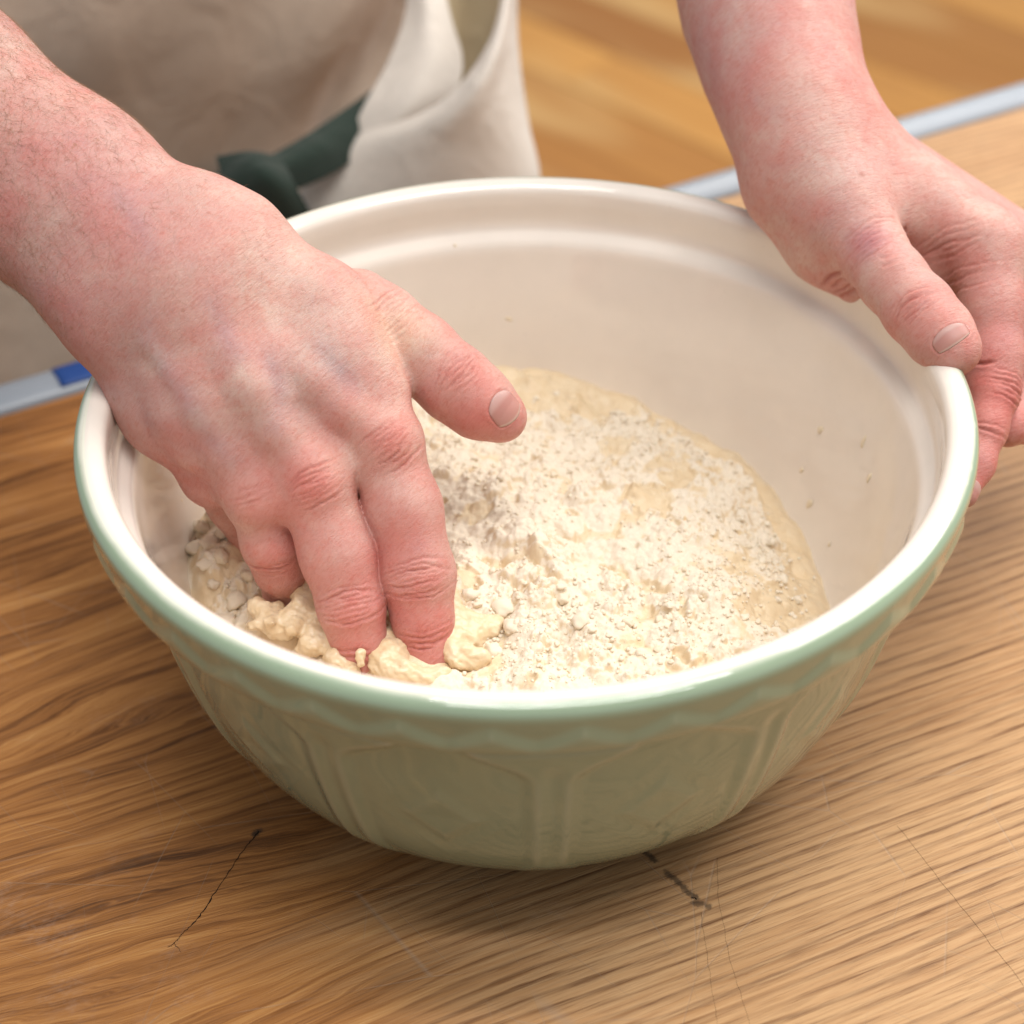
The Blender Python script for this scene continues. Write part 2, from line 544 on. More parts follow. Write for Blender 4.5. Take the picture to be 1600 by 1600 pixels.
def lathe(name, prof, mat, parent, disp=None, wob=True):
    n = len(prof)
    r = np.repeat(prof[:, 0][:, None], NTH, 1); z = np.repeat(prof[:, 1][:, None], NTH, 1)
    T = np.repeat(th[None], n, 0)
    if disp is not None: r = r + disp(T, z)
    if wob:    # thrown and glazed by hand: never quite round or flat
        r = r * (1 + 0.0022 * np.sin(2 * T + 0.7) + 0.0012 * np.sin(3 * T + 2.0))
        z = z * (1 + 0.003 * np.sin(2 * T + 1.9))
    vs = np.stack([r * np.cos(T), r * np.sin(T), z], -1).reshape(-1, 3)
    i = np.arange(n - 1)[:, None] * NTH; j = np.arange(NTH)[None]; k = (j + 1) % NTH
    f = np.stack([i + j, i + k, i + NTH + k, i + NTH + j], -1).reshape(-1, 4)
    return mesh_obj(name, vs, f, mat, parent)


def glaze(name, rgb, thin, outer):
    t = NT(name)
    o = t.obj()
    n1 = t.noise(o, 28.0, 4.0, 0.6)
    n2 = t.noise(o, 900.0, 2.0, 0.6)
    c = t.mix(t.maprange(n1, 0.3, 0.7), rgb, tuple(x * 0.93 for x in rgb))
    if outer:
        geo = t.n('ShaderNodeNewGeometry')
        # glaze runs thin on raised edges and shows the cream body
        c = t.mix(t.maprange(geo.outputs['Pointiness'], 0.505, 0.535, 0.0, 0.25), c, thin)
        sep = t.n('ShaderNodeSeparateXYZ'); t.put(sep.inputs[0], o)
        zz = t.math('ADD', sep.outputs[2], t.math('MULTIPLY', t.math('SUBTRACT', n1, 0.5), 0.0012))
        c = t.mix(t.maprange(zz, 0.1309, 0.1321, 0.0, 1.0, True), c, thin)
    sp = t.maprange(n2, 0.70, 0.78)
    c = t.mix(t.math('MULTIPLY', sp, 0.35), c, tuple(x * 0.5 for x in rgb))
    nb = t.bump(n1, 0.18, 0.0004)
    return t.set(base=c, rough=0.07, spec=0.5, coat=0.4, coat_rough=0.03, normal=nb, sss=0.0)


CREAM = (0.83, 0.745, 0.655)
M_GREEN = glaze('sage_green_glaze', (0.30, 0.375, 0.250), (0.74, 0.72, 0.60), True)
M_CREAM = glaze('cream_glaze', CREAM, CREAM, False)
bowl = empty('mixing_bowl', (0, 0, 0))
tag(bowl, 'large sage green mixing bowl with cream inside, moulded arches and lozenges outside', 'bowl')
outp = spline(OUT, 7)
lipp = spline([OUT[-1]] + LIP + [INN[0]], 3)
innp = spline(INN, 4)
lathe('outer_wall', np.vstack([[(0.0, 0.003), (0.058, 0.003), (0.0625, 0.0008)], outp]), M_GREEN, bowl, relief)
lathe('rim', lipp, M_CREAM, bowl)
lathe('inner_wall', innp, M_CREAM, bowl)
# ------------------------------------------------------------------ dough: batter with dry flour on top
def vnoise(x, y, seed):
    """smooth value noise, vectorised"""
    r = np.random.default_rng(seed).random((256, 256))
    xi = np.floor(x).astype(int); yi = np.floor(y).astype(int)
    fx = x - xi; fy = y - yi
    fx = fx * fx * (3 - 2 * fx); fy = fy * fy * (3 - 2 * fy)
    g = lambda a, b: r[a & 255, b & 255]
    return (g(xi, yi) * (1 - fx) + g(xi + 1, yi) * fx) * (1 - fy) + (g(xi, yi + 1) * (1 - fx) + g(xi + 1, yi + 1) * fx) * fy


def fbm(x, y, seed, octv=4, gain=0.5):
    s = 0; a = 1; n = 0
    for k in range(octv):
        s = s + a * vnoise(x * 2 ** k + 17.3 * k, y * 2 ** k - 9.1 * k, seed + k); n += a; a *= gain
    return s / n


G = 0.00042
NX = int(0.238 / G)
ax = (np.arange(NX) - NX / 2) * G
GX, GY = np.meshgrid(ax, ax, indexing='ij')
RR = np.hypot(GX, GY); AA = np.degrees(np.arctan2(GY, GX))
# height at which the dough meets the wall, by angle
_ca = np.array([-180, -170, -150, -120, -90, -60, -30, 0, 10, 18, 33, 54, 66, 73, 80, 87, 94, 110, 135, 160, 172, 180], float)
_ch = np.array([62, 52, 42, 44, 47, 46, 42, 36, 37, 38, 43.5, 47.0, 51.5, 54, 56.5, 60.5, 62, 60, 57, 58, 66, 62], float) / 1000
hc = np.interp(AA, _ca, _ch) + (fbm(AA / 9.0 + 50, AA * 0, 91, 4) - 0.5) * 0.0055
innz = np.array(INN)[::-1, 1]; innr = np.array(INN)[::-1, 0]
rw = np.interp(hc, innz, innr)
q = np.clip(RR / rw, 0, 1.2)
dome = 0.0575 + 0.001 * np.exp(-((GX + 0.01) ** 2 + (GY - 0.02) ** 2) / 0.0025)
h = hc + (dome - hc) * sstep(1.0, 0.55, q)
h += (fbm(GX / 0.030, GY / 0.030, 5, 3) - 0.5) * 0.009 * sstep(1.0, 0.8, q)
h += (fbm(GX / 0.010, GY / 0.010, 15, 3) - 0.5) * 0.0055 * sstep(1.0, 0.86, q)


def blob(px, py, z, rad):
    p = at(px, py, z)
    return np.exp(-(((GX - p[0]) ** 2 + (GY - p[1]) ** 2) / rad ** 2))


# where dry flour lies (1) and where wet batter shows (0)
fm = 0.84 * sstep(0.99, 0.82, q) + (fbm(GX / 0.016, GY / 0.016, 33, 4) - 0.5) * 1.0 + (fbm(GX / 0.0050, GY / 0.0050, 37, 3) - 0.5) * 0.85
for (px, py, rad, am) in ((800, 760, .030, .55), (760, 850, .022, .40), (900, 850, .022, .35), (860, 970, .022, .35), (990, 1010, .014, .35), (1120, 960, .013, .40),
                          (1150, 860, .014, .35), (360, 930, .012, .95), (330, 830, .014, 1.1), (700, 700, .02, .4), (960, 700, .014, .3),
                          (1000, 790, .011, -.75), (1060, 740, .010, -.5), (940, 900, .008, -.4), (1240, 930, .014, -.7), (1260, 880, .010, -.5), (430, 950, .011, -.95),
                          (520, 960, .010, -.9), (620, 1000, .010, -1.0), (610, 940, .009, -.9), (720, 930, .007, -.6), (840, 610, .020, -1.0), (930, 640, .012, -.6), (770, 600, .02, -.8),
                          (720, 1040, .008, -.5), (1060, 1040, .010, -.45), (450, 1000, .012, -.6), (640, 1050, .010, -.8), (560, 1060, .012, -.8), (820, 820, .006, -.5), (700, 800, .006, -.4)):
    fm += am * blob(px, py, 0.058 if px > 400 else 0.070, rad)
fm = np.clip(fm, -0.3, 1.3)
flour = sstep(0.36, 0.66, fm)
# ridges and hollows
for (px, py, rad, dz) in ((800, 760, .026, .001), (1000, 790, .010, .004), (980, 740, .012, -.003), (430, 950, .010, .004), (350, 900, .012, .006), (620, 1010, .008, .003), (700, 950, .010, .004),
                          (850, 610, .018, .003), (1120, 950, .014, .004), (820, 880, .012, .005), (930, 1000, .012, .003), (720, 760, .010, .001)):
    h += dz * blob(px, py, 0.058, rad)


# lumps: thousands of caps laid over each other
def caps(n, rmin, rmax, sel, flat, seed, powr=2.0):
    rg = np.random.default_rng(seed)
    out = np.zeros_like(h)
    cnt = 0
    while cnt < n:
        x, y = rg.uniform(-0.108, 0.108, 2)
        i, j = int(x / G + NX / 2), int(y / G + NX / 2)
        if np.hypot(x, y) > 0.106 or q[i, j] > 0.97 or rg.random() > sel[i, j]:
            cnt += 0.25; continue
        cnt += 1
        rad = rmin + (rmax - rmin) * rg.random() ** powr
        k = int(rad / G) + 2
        sl = (slice(max(i - k, 0), i + k), slice(max(j - k, 0), j + k))
        dx = GX[sl] - x; dy = GY[sl] - y
        a = rg.uniform(0, np.pi); e = rg.uniform(0.65, 1.0)
        d2 = ((dx * np.cos(a) + dy * np.sin(a)) ** 2 + ((dy * np.cos(a) - dx * np.sin(a)) / e) ** 2) / rad ** 2
        d2 = d2 * (1 + 0.5 * (vnoise(GX[sl] / rad * 1.6 + cnt, GY[sl] / rad * 1.6, seed) - 0.5))
        cap = np.sqrt(np.clip(1 - d2, 0, 1)) * rad * flat * rg.uniform(0.5, 1.1)
        out[sl] = np.maximum(out[sl], cap)
    return out




def worley(cell, seed, warp=0.0, wseed=0):
    """1 at the middle of each lump, falling to 0 in the joints; jittered grid, nearest of nine"""
    rg_ = np.random.default_rng(seed)
    jx, jy, jr = rg_.random((3, 512, 512))
    x = GX / cell + 100; y = GY / cell + 100
    if warp:
        x = x + warp * (fbm(GX / (cell * 1.3) + 7, GY / (cell * 1.3), wseed, 3) - 0.5) * 2
        y = y + warp * (fbm(GX / (cell * 1.3), GY / (cell * 1.3) + 5, wseed + 9, 3) - 0.5) * 2
    xi = np.floor(x).astype(int); yi = np.floor(y).astype(int)
    best = np.zeros_like(h)
    for a_ in (-1, 0, 1):
        for b_ in (-1, 0, 1):
            u, w = xi + a_, yi + b_
            d2 = (x - (u + jx[u & 511, w & 511])) ** 2 + (y - (w + jy[u & 511, w & 511])) ** 2
            rr = 0.55 + 0.45 * jr[u & 511, w & 511]
            best = np.maximum(best, np.clip(1 - (d2 / rr ** 2) ** 1.5, 0, 1) ** 0.75 * (0.35 + 0.65 * jr[u & 511, (w + 37) & 511]))
    return best


rough_sel = np.clip(flour * (0.25 + 1.3 * fbm(GX / 0.012, GY / 0.012, 71, 3) ** 1.5), 0, 1)
crumbly = sstep(0.40, 0.62, fbm(GX / 0.017, GY / 0.017, 81, 3))            # where the crust is broken into crumbs
lump = (worley(.0110, 201, .5, 3) * .0050 * (0.55 + 0.8 * np.exp(-((GX + 0.005) ** 2 + (GY + 0.005) ** 2) / 0.05 ** 2)) + worley(.0052, 202, .4, 5) * .0030 * (0.45 + 0.55 * crumbly) + worley(.0026, 203, .35, 7) * .0019 * (0.35 + 0.65 * crumbly)
        + worley(.0013, 204, .3, 9) * .0010 * (0.3 + 0.7 * crumbly)) * np.clip(flour + 0.12, 0, 1)
lump += caps(700, .0008, .0026, np.clip(rough_sel * crumbly + 0.03, 0, 1), 0.7, 4) * 0.7
wet = worley(.0120, 301, .7, 31) * .0034 + worley(.0060, 302, .6, 33) * .0016 * sstep(.4, .6, fbm(GX / .02, GY / .02, 88, 2)) + caps(160, .0010, .0035, np.clip((1 - flour) * 0.9, 0, 1), 0.5, 6)
# flour lies on the tops of the lumps; the joints between them are wet
flour = flour * (0.25 + 0.75 * sstep(0.0016, 0.0046, lump + (fbm(GX / 0.0022, GY / 0.0022, 55, 2) - 0.5) * 0.0016))
h += lump * sstep(1.0, 0.93, q) + wet * (1 - flour) * 0.85 * sstep(1.0, 0.9, q)
h += flour * (fbm(GX / 0.0014, GY / 0.0014, 44, 3) - 0.5) * 0.0009
# cracks in the dry crust
cr = np.abs(fbm(GX / 0.011, GY / 0.011, 61, 3) - 0.5)
h -= flour * 0.0009 * np.exp(-(cr / 0.010) ** 2)
# the hand stands in it: level the dough at the fingers
for (px_, py_, zt, rad) in ((667, 1040, .0650, .012), (562, 1052, .0645, .012), (440, 950, .0670, .012), (612, 1010, .0640, .012), (505, 1000, .0640, .014), (760, 1020, .0600, .014)):
    p = at(px_, py_, zt)
    w = sstep(1.0, 0.35, np.hypot(GX - p[0], GY - p[1]) / (rad * 1.35))
    h = h + (zt + (h - zt) * 0.35 - h) * w
h -= 0.0022 * sstep(0.955, 1.0, q) * (0.5 + vnoise(AA / 4.0 + 80, AA * 0, 93))
# batter pushed up round the fingers and beads clinging to them
for (px, py, z, rad, dz) in ((600, 1022, .060, .0062, .0075), (700, 985, .058, .0050, .0055), (705, 935, .058, .0042, .006), (655, 1045, .058, .008, .003), (470, 925, .060, .0055, .008),
                             (495, 975, .060, .006, .006), (530, 1030, .058, .008, .003), (420, 950, .060, .008, .003), (640, 980, .058, .006, .004), (590, 950, .058, .006, .006)):
    b = blob(px, py, z, rad)
    h += dz * b
    flour = flour * (1 - 0.9 * sstep(0.35, 0.75, b))
# tiny bubbles pits in the wet batter
pit = caps(900, .0003, .0009, np.clip((1 - flour) * 0.7, 0, 1), 0.9, 12)
h -= pit * (1 - flour) * 0.9

_gx, _gy = np.gradient(h, G)
_sl = np.hypot(_gx, _gy)
flour = flour * (1 - 0.60 * sstep(0.85, 1.9, _sl))                            # flour thins on steep sides, whose batter tone also stands for warm shading
inside = RR < np.interp(h, innz, innr) + 0.0025
idx = -np.ones(h.shape, int)
use = inside
cell = use[:-1, :-1] & use[1:, :-1] & use[:-1, 1:] & use[1:, 1:]
um = np.zeros_like(use)
um[:-1, :-1] |= cell; um[1:, :-1] |= cell; um[:-1, 1:] |= cell; um[1:, 1:] |= cell
idx[um] = np.arange(um.sum())
dv = np.stack([GX[um], GY[um], h[um]], -1)
ii, jj = np.where(cell)
df = np.stack([idx[ii, jj], idx[ii + 1, jj], idx[ii + 1, jj + 1], idx[ii, jj + 1]], -1)


def dough_mat():
    t = NT('dough')
    o = t.obj()
    f = t.attr('flour')
    n = t.noise(o, 130.0, 4.0, 0.65)
    n2 = t.noise(o, 1400.0, 3.0, 0.7)
    batter = t.mix(t.maprange(n, 0.3, 0.7), (0.74, 0.60, 0.41), (0.69, 0.52, 0.315))
    dry = t.mix(t.maprange(n2, 0.3, 0.75), (0.79, 0.70, 0.57), (0.745, 0.625, 0.475))
    ff = t.math('ADD', f, t.math('MULTIPLY', t.math('SUBTRACT', n2, 0.5), 0.5))
    ff = t.maprange(ff, 0.25, 0.75, 0, 1, True)
    c = t.mix(ff, batter, dry)
    rough = t.maprange(ff, 0, 1, 0.30, 0.92)
    nb = t.bump(n2, 0.5, 0.0006)
    return t.set(base=c, rough=rough, spec=t.maprange(ff, 0, 1, 0.45, 0.15), normal=nb, sss=0.0, sss_r=(0.0018, 0.0012, 0.0006), sss_s=1.0)


M_DOUGH = dough_mat()
dough = mesh_obj('dough', dv, df, M_DOUGH)
f_attr(dough.data, 'flour', flour[um])
tag(dough, 'half mixed dough of pale batter and dry flour inside the green bowl', 'dough')

# crumbs of flour lying on it: separate lumps
M_CRUMB = None


def crumb_mat():
    t = NT('flour_crumb')
    o = t.obj()
    n = t.noise(o, 900.0, 4.0, 0.7)
    info = t.n('ShaderNodeObjectInfo')
    a = t.mix(t.maprange(info.outputs['Random'], 0.75, 1.0), (0.77, 0.675, 0.535), (0.72, 0.59, 0.42))
    c = t.mix(t.maprange(n, 0.3, 0.75), a, (0.74, 0.63, 0.48))
    return t.set(base=c, rough=0.92, spec=0.15, normal=t.bump(n, 0.25, 0.0004), sss=0.08, sss_r=(0.0015, 0.0010, 0.0006))


M_CRUMB = crumb_mat()
crumb_meshes = []
for s in range(8):
    bm = bmesh.new()
    bmesh.ops.create_icosphere(bm, subdivisions=3, radius=1.0)
    off = RNG.uniform(0, 50, 3)
    from mathutils import noise as mnoise
    for v in bm.verts:
        p = Vector(v.co) * 1.1 + Vector(off)
        q2 = Vector(v.co) * 3.1 + Vector(off)
        v.co = Vector(v.co) * (1 + 0.42 * mnoise.noise(p) + 0.22 * mnoise.noise(q2))
        v.co.z *= 0.78
    me = bpy.data.meshes.new('flour_crumb'); bm.to_mesh(me); bm.free()
    for p in me.polygons: p.use_smooth = True
    me.materials.append(M_CRUMB)
    crumb_meshes.append(me)


def hat(x, y):
    return h[int(x / G + NX / 2), int(y / G + NX / 2)]


clusters = [(300, 800, .010), (330, 850, .012), (350, 930, .010), (800, 700, .016), (1150, 870, .014), (1200, 800, .010), (1130, 960, .016), (1230, 870, .009), (880, 640, .016), (960, 670, .014),
            (1010, 980, .015), (760, 1010, .014), (850, 1040, .012), (930, 1030, .014), (740, 940, .014), (720, 730, .012), (900, 760, .02), (1180, 930, .010), (1000, 640, .010), (1060, 700, .008), (1250, 900, .006)]
crumb_spots = []
rg = np.random.default_rng(77)
while len(crumb_spots) < 220:
    cx, cy, sp = clusters[rg.integers(len(clusters))]
    c0 = at(cx, cy, 0.057)
    x, y = c0[0] + rg.normal(0, sp), c0[1] + rg.normal(0, sp)
    if np.hypot(x, y) > 0.104: continue
    i, j = int(x / G + NX / 2), int(y / G + NX / 2)
    if q[i, j] > 0.96 or (flour[i, j] < 0.3 and rg.random() < 0.8): continue
    crumb_spots.append((x, y, 0.0006 + 0.0013 * rg.random() ** 2.2))
for (cx_, cy_, s_) in ((298, 800, .0026), (316, 812, .0034), (334, 806, .0030), (304, 838, .0034), (328, 842, .0038), (350, 828, .0030), (320, 872, .0030), (346, 866, .0034), (312, 905, .0028), (362, 898, .0042),
                       (340, 925, .0050), (372, 930, .0036), (384, 880, .0030), (352, 955, .0034), (330, 885, .0022), (300, 820, .0020), (788, 955, .0036), (800, 985, .0030), (770, 1010, .0034), (838, 1020, .0028), (735, 945, .0030), (905, 985, .0030), (880, 940, .0026)):
    p_ = at(cx_, cy_, 0.070 if cx_ < 500 else 0.062)
    if hat(p_[0], p_[1]) > 0: crumb_spots.append((p_[0], p_[1], s_))
for (x, y, s) in crumb_spots:
    o = bpy.data.objects.new('flour_crumb', crumb_meshes[rg.integers(8)])
    COL.objects.link(o); o.parent = dough
    o.location = (x, y, hat(x, y) + s * 0.12)
    o.scale = (s, s * rg.uniform(0.7, 1.1), s * rg.uniform(0.7, 1.0))
    o.rotation_euler = (rg.uniform(-0.4, 0.4), rg.uniform(-0.4, 0.4), rg.uniform(0, 6.28))
# the finest crumbs, too small to pick out, joined
src = []
for s in range(4):
    bm = bmesh.new(); bmesh.ops.create_icosphere(bm, subdivisions=1, radius=1.0)
    for v in bm.verts: v.co *= 1 + rg.uniform(-0.28, 0.28)
    bm.verts.ensure_lookup_table(); bm.verts.index_update()
    src.append((np.array([v.co[:] for v in bm.verts]), np.array([[v.index for v in f.verts] for f in bm.faces]))); bm.free()
vs, fs, nv = [], [], 0
cnt = 0
while cnt < 2200:
    if rg.random() < 0.6:
        cx, cy, sp = clusters[rg.integers(len(clusters))]; c0 = at(cx, cy, 0.057)
        x, y = c0[0] + rg.normal(0, sp), c0[1] + rg.normal(0, sp)
    else:
        x, y = rg.uniform(-0.105, 0.105, 2)
    if np.hypot(x, y) > 0.106: continue
    i, j = int(x / G + NX / 2), int(y / G + NX / 2)
    if q[i, j] > 0.975 or rg.random() > flour[i, j] * 0.9 + 0.1: continue
    s = 0.00028 + 0.0007 * rg.random() ** 2
    v, f = src[rg.integers(4)]
    a = rg.uniform(0, 6.28); ca, sa = np.cos(a), np.sin(a)
    w = np.stack([v[:, 0] * ca - v[:, 1] * sa, v[:, 0] * sa + v[:, 1] * ca, v[:, 2] * 0.85], -1) * s + np.array([x, y, hat(x, y) + s * 0.3])
    vs.append(w); fs.append(f + nv); nv += len(v); cnt += 1
fc = mesh_obj('fine_crumbs', np.vstack(vs), np.vstack(fs), M_CRUMB, dough)
fc['kind'] = 'stuff'

# ------------------------------------------------------------------ splashes of batter on the inside wall
M_SPLASH = plain('batter_splash', (0.79, 0.675, 0.50), 0.35, 0.4, 0.1, 300)


def wall_hit(px, py):
    v = FW + RT * (px - 800.0) / FPX - UP * (py - 800.0) / FPX
    ts = np.linspace(0.45, 0.85, 6000); P = CAM + ts[:, None] * v
    r = np.hypot(P[:, 0], P[:, 1])
    ok = np.where((r < np.interp(P[:, 2], innz, innr)) & (P[:, 2] < 0.131) & (P[:, 2] > 0.01))[0]
    return P[ok[-1]]


for (px, py, w, l) in ((1281, 671, 7, 8), (1348, 690, 6, 11), (1357, 746, 6, 10), (1252, 734, 4, 7), (1264, 787, 7, 11), (1295, 850, 3, 6), (795, 498, 7, 6), (711, 384, 4, 3), (284, 782, 4, 4)):
    p = wall_hit(px, py)
    nr = np.array([-p[0], -p[1], 0.03]); nr /= np.linalg.norm(nr)
    tz = np.array([0, 0, 1.0]) - nr * nr[2]; tz /= np.linalg.norm(tz)
    tx = np.cross(tz, nr)
    sc = 0.00021
    vs, fs = [], []
    nr_, na = 6, 18
    ph = RNG.uniform(0, 6.28)
    for i in range(nr_ + 1):
        rr = i / nr_
        for k in range(na):
            a = 2 * np.pi * k / na
            e = 1 + 0.22 * math.sin(2 * a + ph) + 0.14 * math.sin(3 * a + 2 * ph)
            vs.append(p + tx * (w * sc * rr * e * math.cos(a)) + tz * (l * sc * rr * e * math.sin(a)) + nr * (0.00045 * math.sqrt(max(0, 1 - rr * rr)) - 0.0002))
    for i in range(nr_):
        for k in range(na):
            fs.append((i * na + k, i * na + (k + 1) % na, (i + 1) * na + (k + 1) % na, (i + 1) * na + k))
    o = mesh_obj('batter_splash', vs, fs, M_SPLASH)
    tag(o, {1281: 'round dried batter drop highest on the right inside wall of the bowl', 1348: 'long batter drip beside the highest drop on the right inside wall', 1357: 'batter drip below the long drip, nearest the rim on the right wall',
            1252: 'small batter speck left of the drips on the right inside wall', 1264: 'large oval batter drop low on the right wall just above the dough', 1295: 'faint tiny batter speck lowest on the right inside wall',
            795: 'pale batter smear on the back inside wall above the thumb of the mixing hand', 711: 'tiny batter speck just under the ledge of the back inside wall', 284: 'tiny batter drop on the left inside wall above the flour lumps'}[px],
        'splash', 'batter splashes on the inside wall')
# ------------------------------------------------------------------ smooth bodies: signed distances meshed with surface nets
BIG = 1.0


def prim(a, b, ra, rb, n=None, q=1.0, k=0.004):
    """tapered capsule a-b; squashed by q along n; k = blending width with what came before in its group"""
    a = np.asarray(a, float); b = np.asarray(b, float)
    c = (a + b) / 2
    return dict(a=a, b=b, ra=ra, rb=rb, n=None if n is None else np.asarray(n, float) / np.linalg.norm(n), q=q, k=k, c=c, R=np.linalg.norm(b - a) / 2 + max(ra, rb))


def smin(a, b, k):
    if k <= 0: return np.minimum(a, b)
    hh = np.clip(0.5 + 0.5 * (b - a) / k, 0, 1)
    return b + (a - b) * hh - k * hh * (1 - hh)


def p_eval(p, P):
    ba = p['b'] - p['a']
    pa = P - p['a']
    if p['n'] is not None:
        pn = pa @ p['n']; bn = ba @ p['n']
        s = 1.0 / p['q'] - 1.0
        l2 = max(ba @ ba, 1e-12)
        t = np.clip((pa @ ba) / l2, 0, 1)
        d = pa - t[:, None] * ba
        dn = d @ p['n']
        ln = np.sqrt(np.maximum((d * d).sum(1) + (2 * s + s * s) * dn * dn, 0))
        return (ln - (p['ra'] + (p['rb'] - p['ra']) * t)) * (0.5 + 0.5 * p['q'])
    l2 = max(ba @ ba, 1e-12)
    t = np.clip((pa @ ba) / l2, 0, 1)
    d = pa - t[:, None] * ba
    return np.sqrt((d * d).sum(1)) - (p['ra'] + (p['rb'] - p['ra']) * t)


def body_sdf(groups, P, cull=None):
    """groups[0] = trunk; every further group is a digit blended only with the trunk"""
    trunk = np.full(len(P), BIG)
    for p in groups[0][1]:
        if cull is not None and np.linalg.norm(p['c'] - cull[0]) > p['R'] + cull[1] + 0.02: continue
        trunk = smin(trunk, p_eval(p, P), p['k'])
    out = trunk
    for kb, prims in groups[1:]:
        dd = np.full(len(P), BIG); hit = False
        for p in prims:
            if cull is not None and np.linalg.norm(p['c'] - cull[0]) > p['R'] + cull[1] + 0.02: continue
            dd = smin(dd, p_eval(p, P), p['k']); hit = True
        if hit: out = np.minimum(out, smin(trunk, dd, kb))
    return out


def surface_net(groups, h, lo, hi, clip=None):
    def f(P, cull=None):
        d = body_sdf(groups, P, cull)
        if clip is not None: d = np.maximum(d, clip(P))
        return d
    lo = np.asarray(lo, float); hi = np.asarray(hi, float)
    S = 64 * h
    n = np.ceil((hi - lo) / S).astype(int)
    g = np.stack(np.meshgrid(*[np.arange(k) for k in n], indexing='ij'), -1).reshape(-1, 3)
    lvl = 64
    d = f(lo + (g + 0.5) * lvl * h)
    sup = g[np.abs(d) < lvl * h * 0.87 + 0.008]
    cells_all, val_all = [], []
    o8 = np.stack(np.meshgrid(range(9), range(9), range(9), indexing='ij'), -1).reshape(-1, 3)
    o2 = np.stack(np.meshgrid(range(2), range(2), range(2), indexing='ij'), -1).reshape(-1, 3)
    for s in sup:
        cull = (lo + (s + 0.5) * S, S * 0.87)
        blk = (s * 8)[None] + np.stack(np.meshgrid(range(8), range(8), range(8), indexing='ij'), -1).reshape(-1, 3)
        dc = f(lo + (blk + 0.5) * 8 * h, cull)
        blk = blk[np.abs(dc) < 8 * h * 0.87 + 0.0012]
        if len(blk) == 0: continue
        gi = (blk[:, None] * 8 + o8[None]).reshape(-1, 3)
        v = f(lo + gi * h, cull).reshape(-1, 9, 9, 9)
        c = np.stack([v[:, a:8 + a, b:8 + b, e:8 + e] for a in (0, 1) for b in (0, 1) for e in (0, 1)], -1)
        m = (c.min(-1) < 0) & (c.max(-1) >= 0)
        bi, x, y, z = np.where(m)
        cells_all.append(blk[bi] * 8 + np.stack([x, y, z], -1)); val_all.append(c[m])
    cells = np.vstack(cells_all); val = np.vstack(val_all)
    corner = np.array([(a, b, e) for a in (0, 1) for b in (0, 1) for e in (0, 1)], float)
    edges = [(i, j) for i in range(8) for j in range(i + 1, 8) if np.abs(corner[i] - corner[j]).sum() == 1]
    acc = np.zeros((len(cells), 3)); num = np.zeros(len(cells))
    for i, j in edges:
        m = (val[:, i] < 0) != (val[:, j] < 0)
        t = val[m, i] / (val[m, i] - val[m, j])
        acc[m] += corner[i] + t[:, None] * (corner[j] - corner[i]); num[m] += 1
    verts = lo + (cells + acc / num[:, None]) * h
    D = (n * 64 + 2).astype(np.int64)
    key = (cells[:, 0].astype(np.int64) * D[1] + cells[:, 1]) * D[2] + cells[:, 2]
    order = np.argsort(key); ks = key[order]

    def look(c):
        k = (c[:, 0].astype(np.int64) * D[1] + c[:, 1]) * D[2] + c[:, 2]
        p = np.clip(np.searchsorted(ks, k), 0, len(ks) - 1)
        return np.where(ks[p] == k, order[p], -1)
    quads = []
    for axis, other in ((0, 4), (1, 2), (2, 1)):
        m = (val[:, 0] < 0) != (val[:, other] < 0)
        c = cells[m]
        u = np.zeros(3, int); w = np.zeros(3, int)
        u[(axis + 1) % 3] = 1; w[(axis + 2) % 3] = 1
        a = np.where(m)[0]; b = look(c - u); e = look(c - u - w); g2 = look(c - w)
        qd = np.stack([a, b, e, g2], -1)
        flip = val[m, 0] >= 0
        qd[flip] = qd[flip][:, ::-1]
        quads.append(qd[(qd >= 0).all(1)])
    quads = np.vstack(quads)
    return verts, quads


def vnormals(v, f):
    a = v[f[:, 2]] - v[f[:, 0]]; b = v[f[:, 3]] - v[f[:, 1]]
    nf = np.cross(a, b)
    n = np.zeros_like(v)
    for k in range(4):
        for c in range(3): n[:, c] += np.bincount(f[:, k], nf[:, c], len(v))
    return n / (np.linalg.norm(n, axis=1)[:, None] + 1e-12)


def laplace(v, f, it, lam=0.5):
    e = np.vstack([f[:, [0, 1]], f[:, [1, 2]], f[:, [2, 3]], f[:, [3, 0]]])
    i = np.concatenate([e[:, 0], e[:, 1]]); j = np.concatenate([e[:, 1], e[:, 0]])
    deg = np.bincount(i, minlength=len(v)).astype(float)[:, None] + 1e-9
    for _ in range(it):
        for s in (lam, -lam * 1.03):        # Taubin: smooths without shrinking
            m = np.stack([np.bincount(i, v[j, c], len(v)) for c in range(3)], -1) / deg
            v = v + s * (m - v)
    return v


def chain(pts, k=0.002, **kw):
    """pts: list of (world point, radius) -> tapered capsules"""
    return [prim(pts[i][0], pts[i + 1][0], pts[i][1], pts[i + 1][1], k=(0.0 if i == 0 else k), **kw) for i in range(len(pts) - 1)]


def px(*rows):
    """rows (px, py, depth, half width in photo px) -> (point, radius)"""
    return [(V(x, y, d), r * d / FPX) for (x, y, d, r) in rows]
# ------------------------------------------------------------------ the person
person = empty('person', (-0.20, 0.50, FLOOR_Z))
tag(person, 'person in taupe shirt and cream apron, hands in the dough and on the rim', 'person')
NV = -FW                                             # towards the camera
# back of the mixing hand faces up and a little to the right
ND = NV * 0.92 + np.array([-0.10, 0.0, 0.25]); ND /= np.linalg.norm(ND)

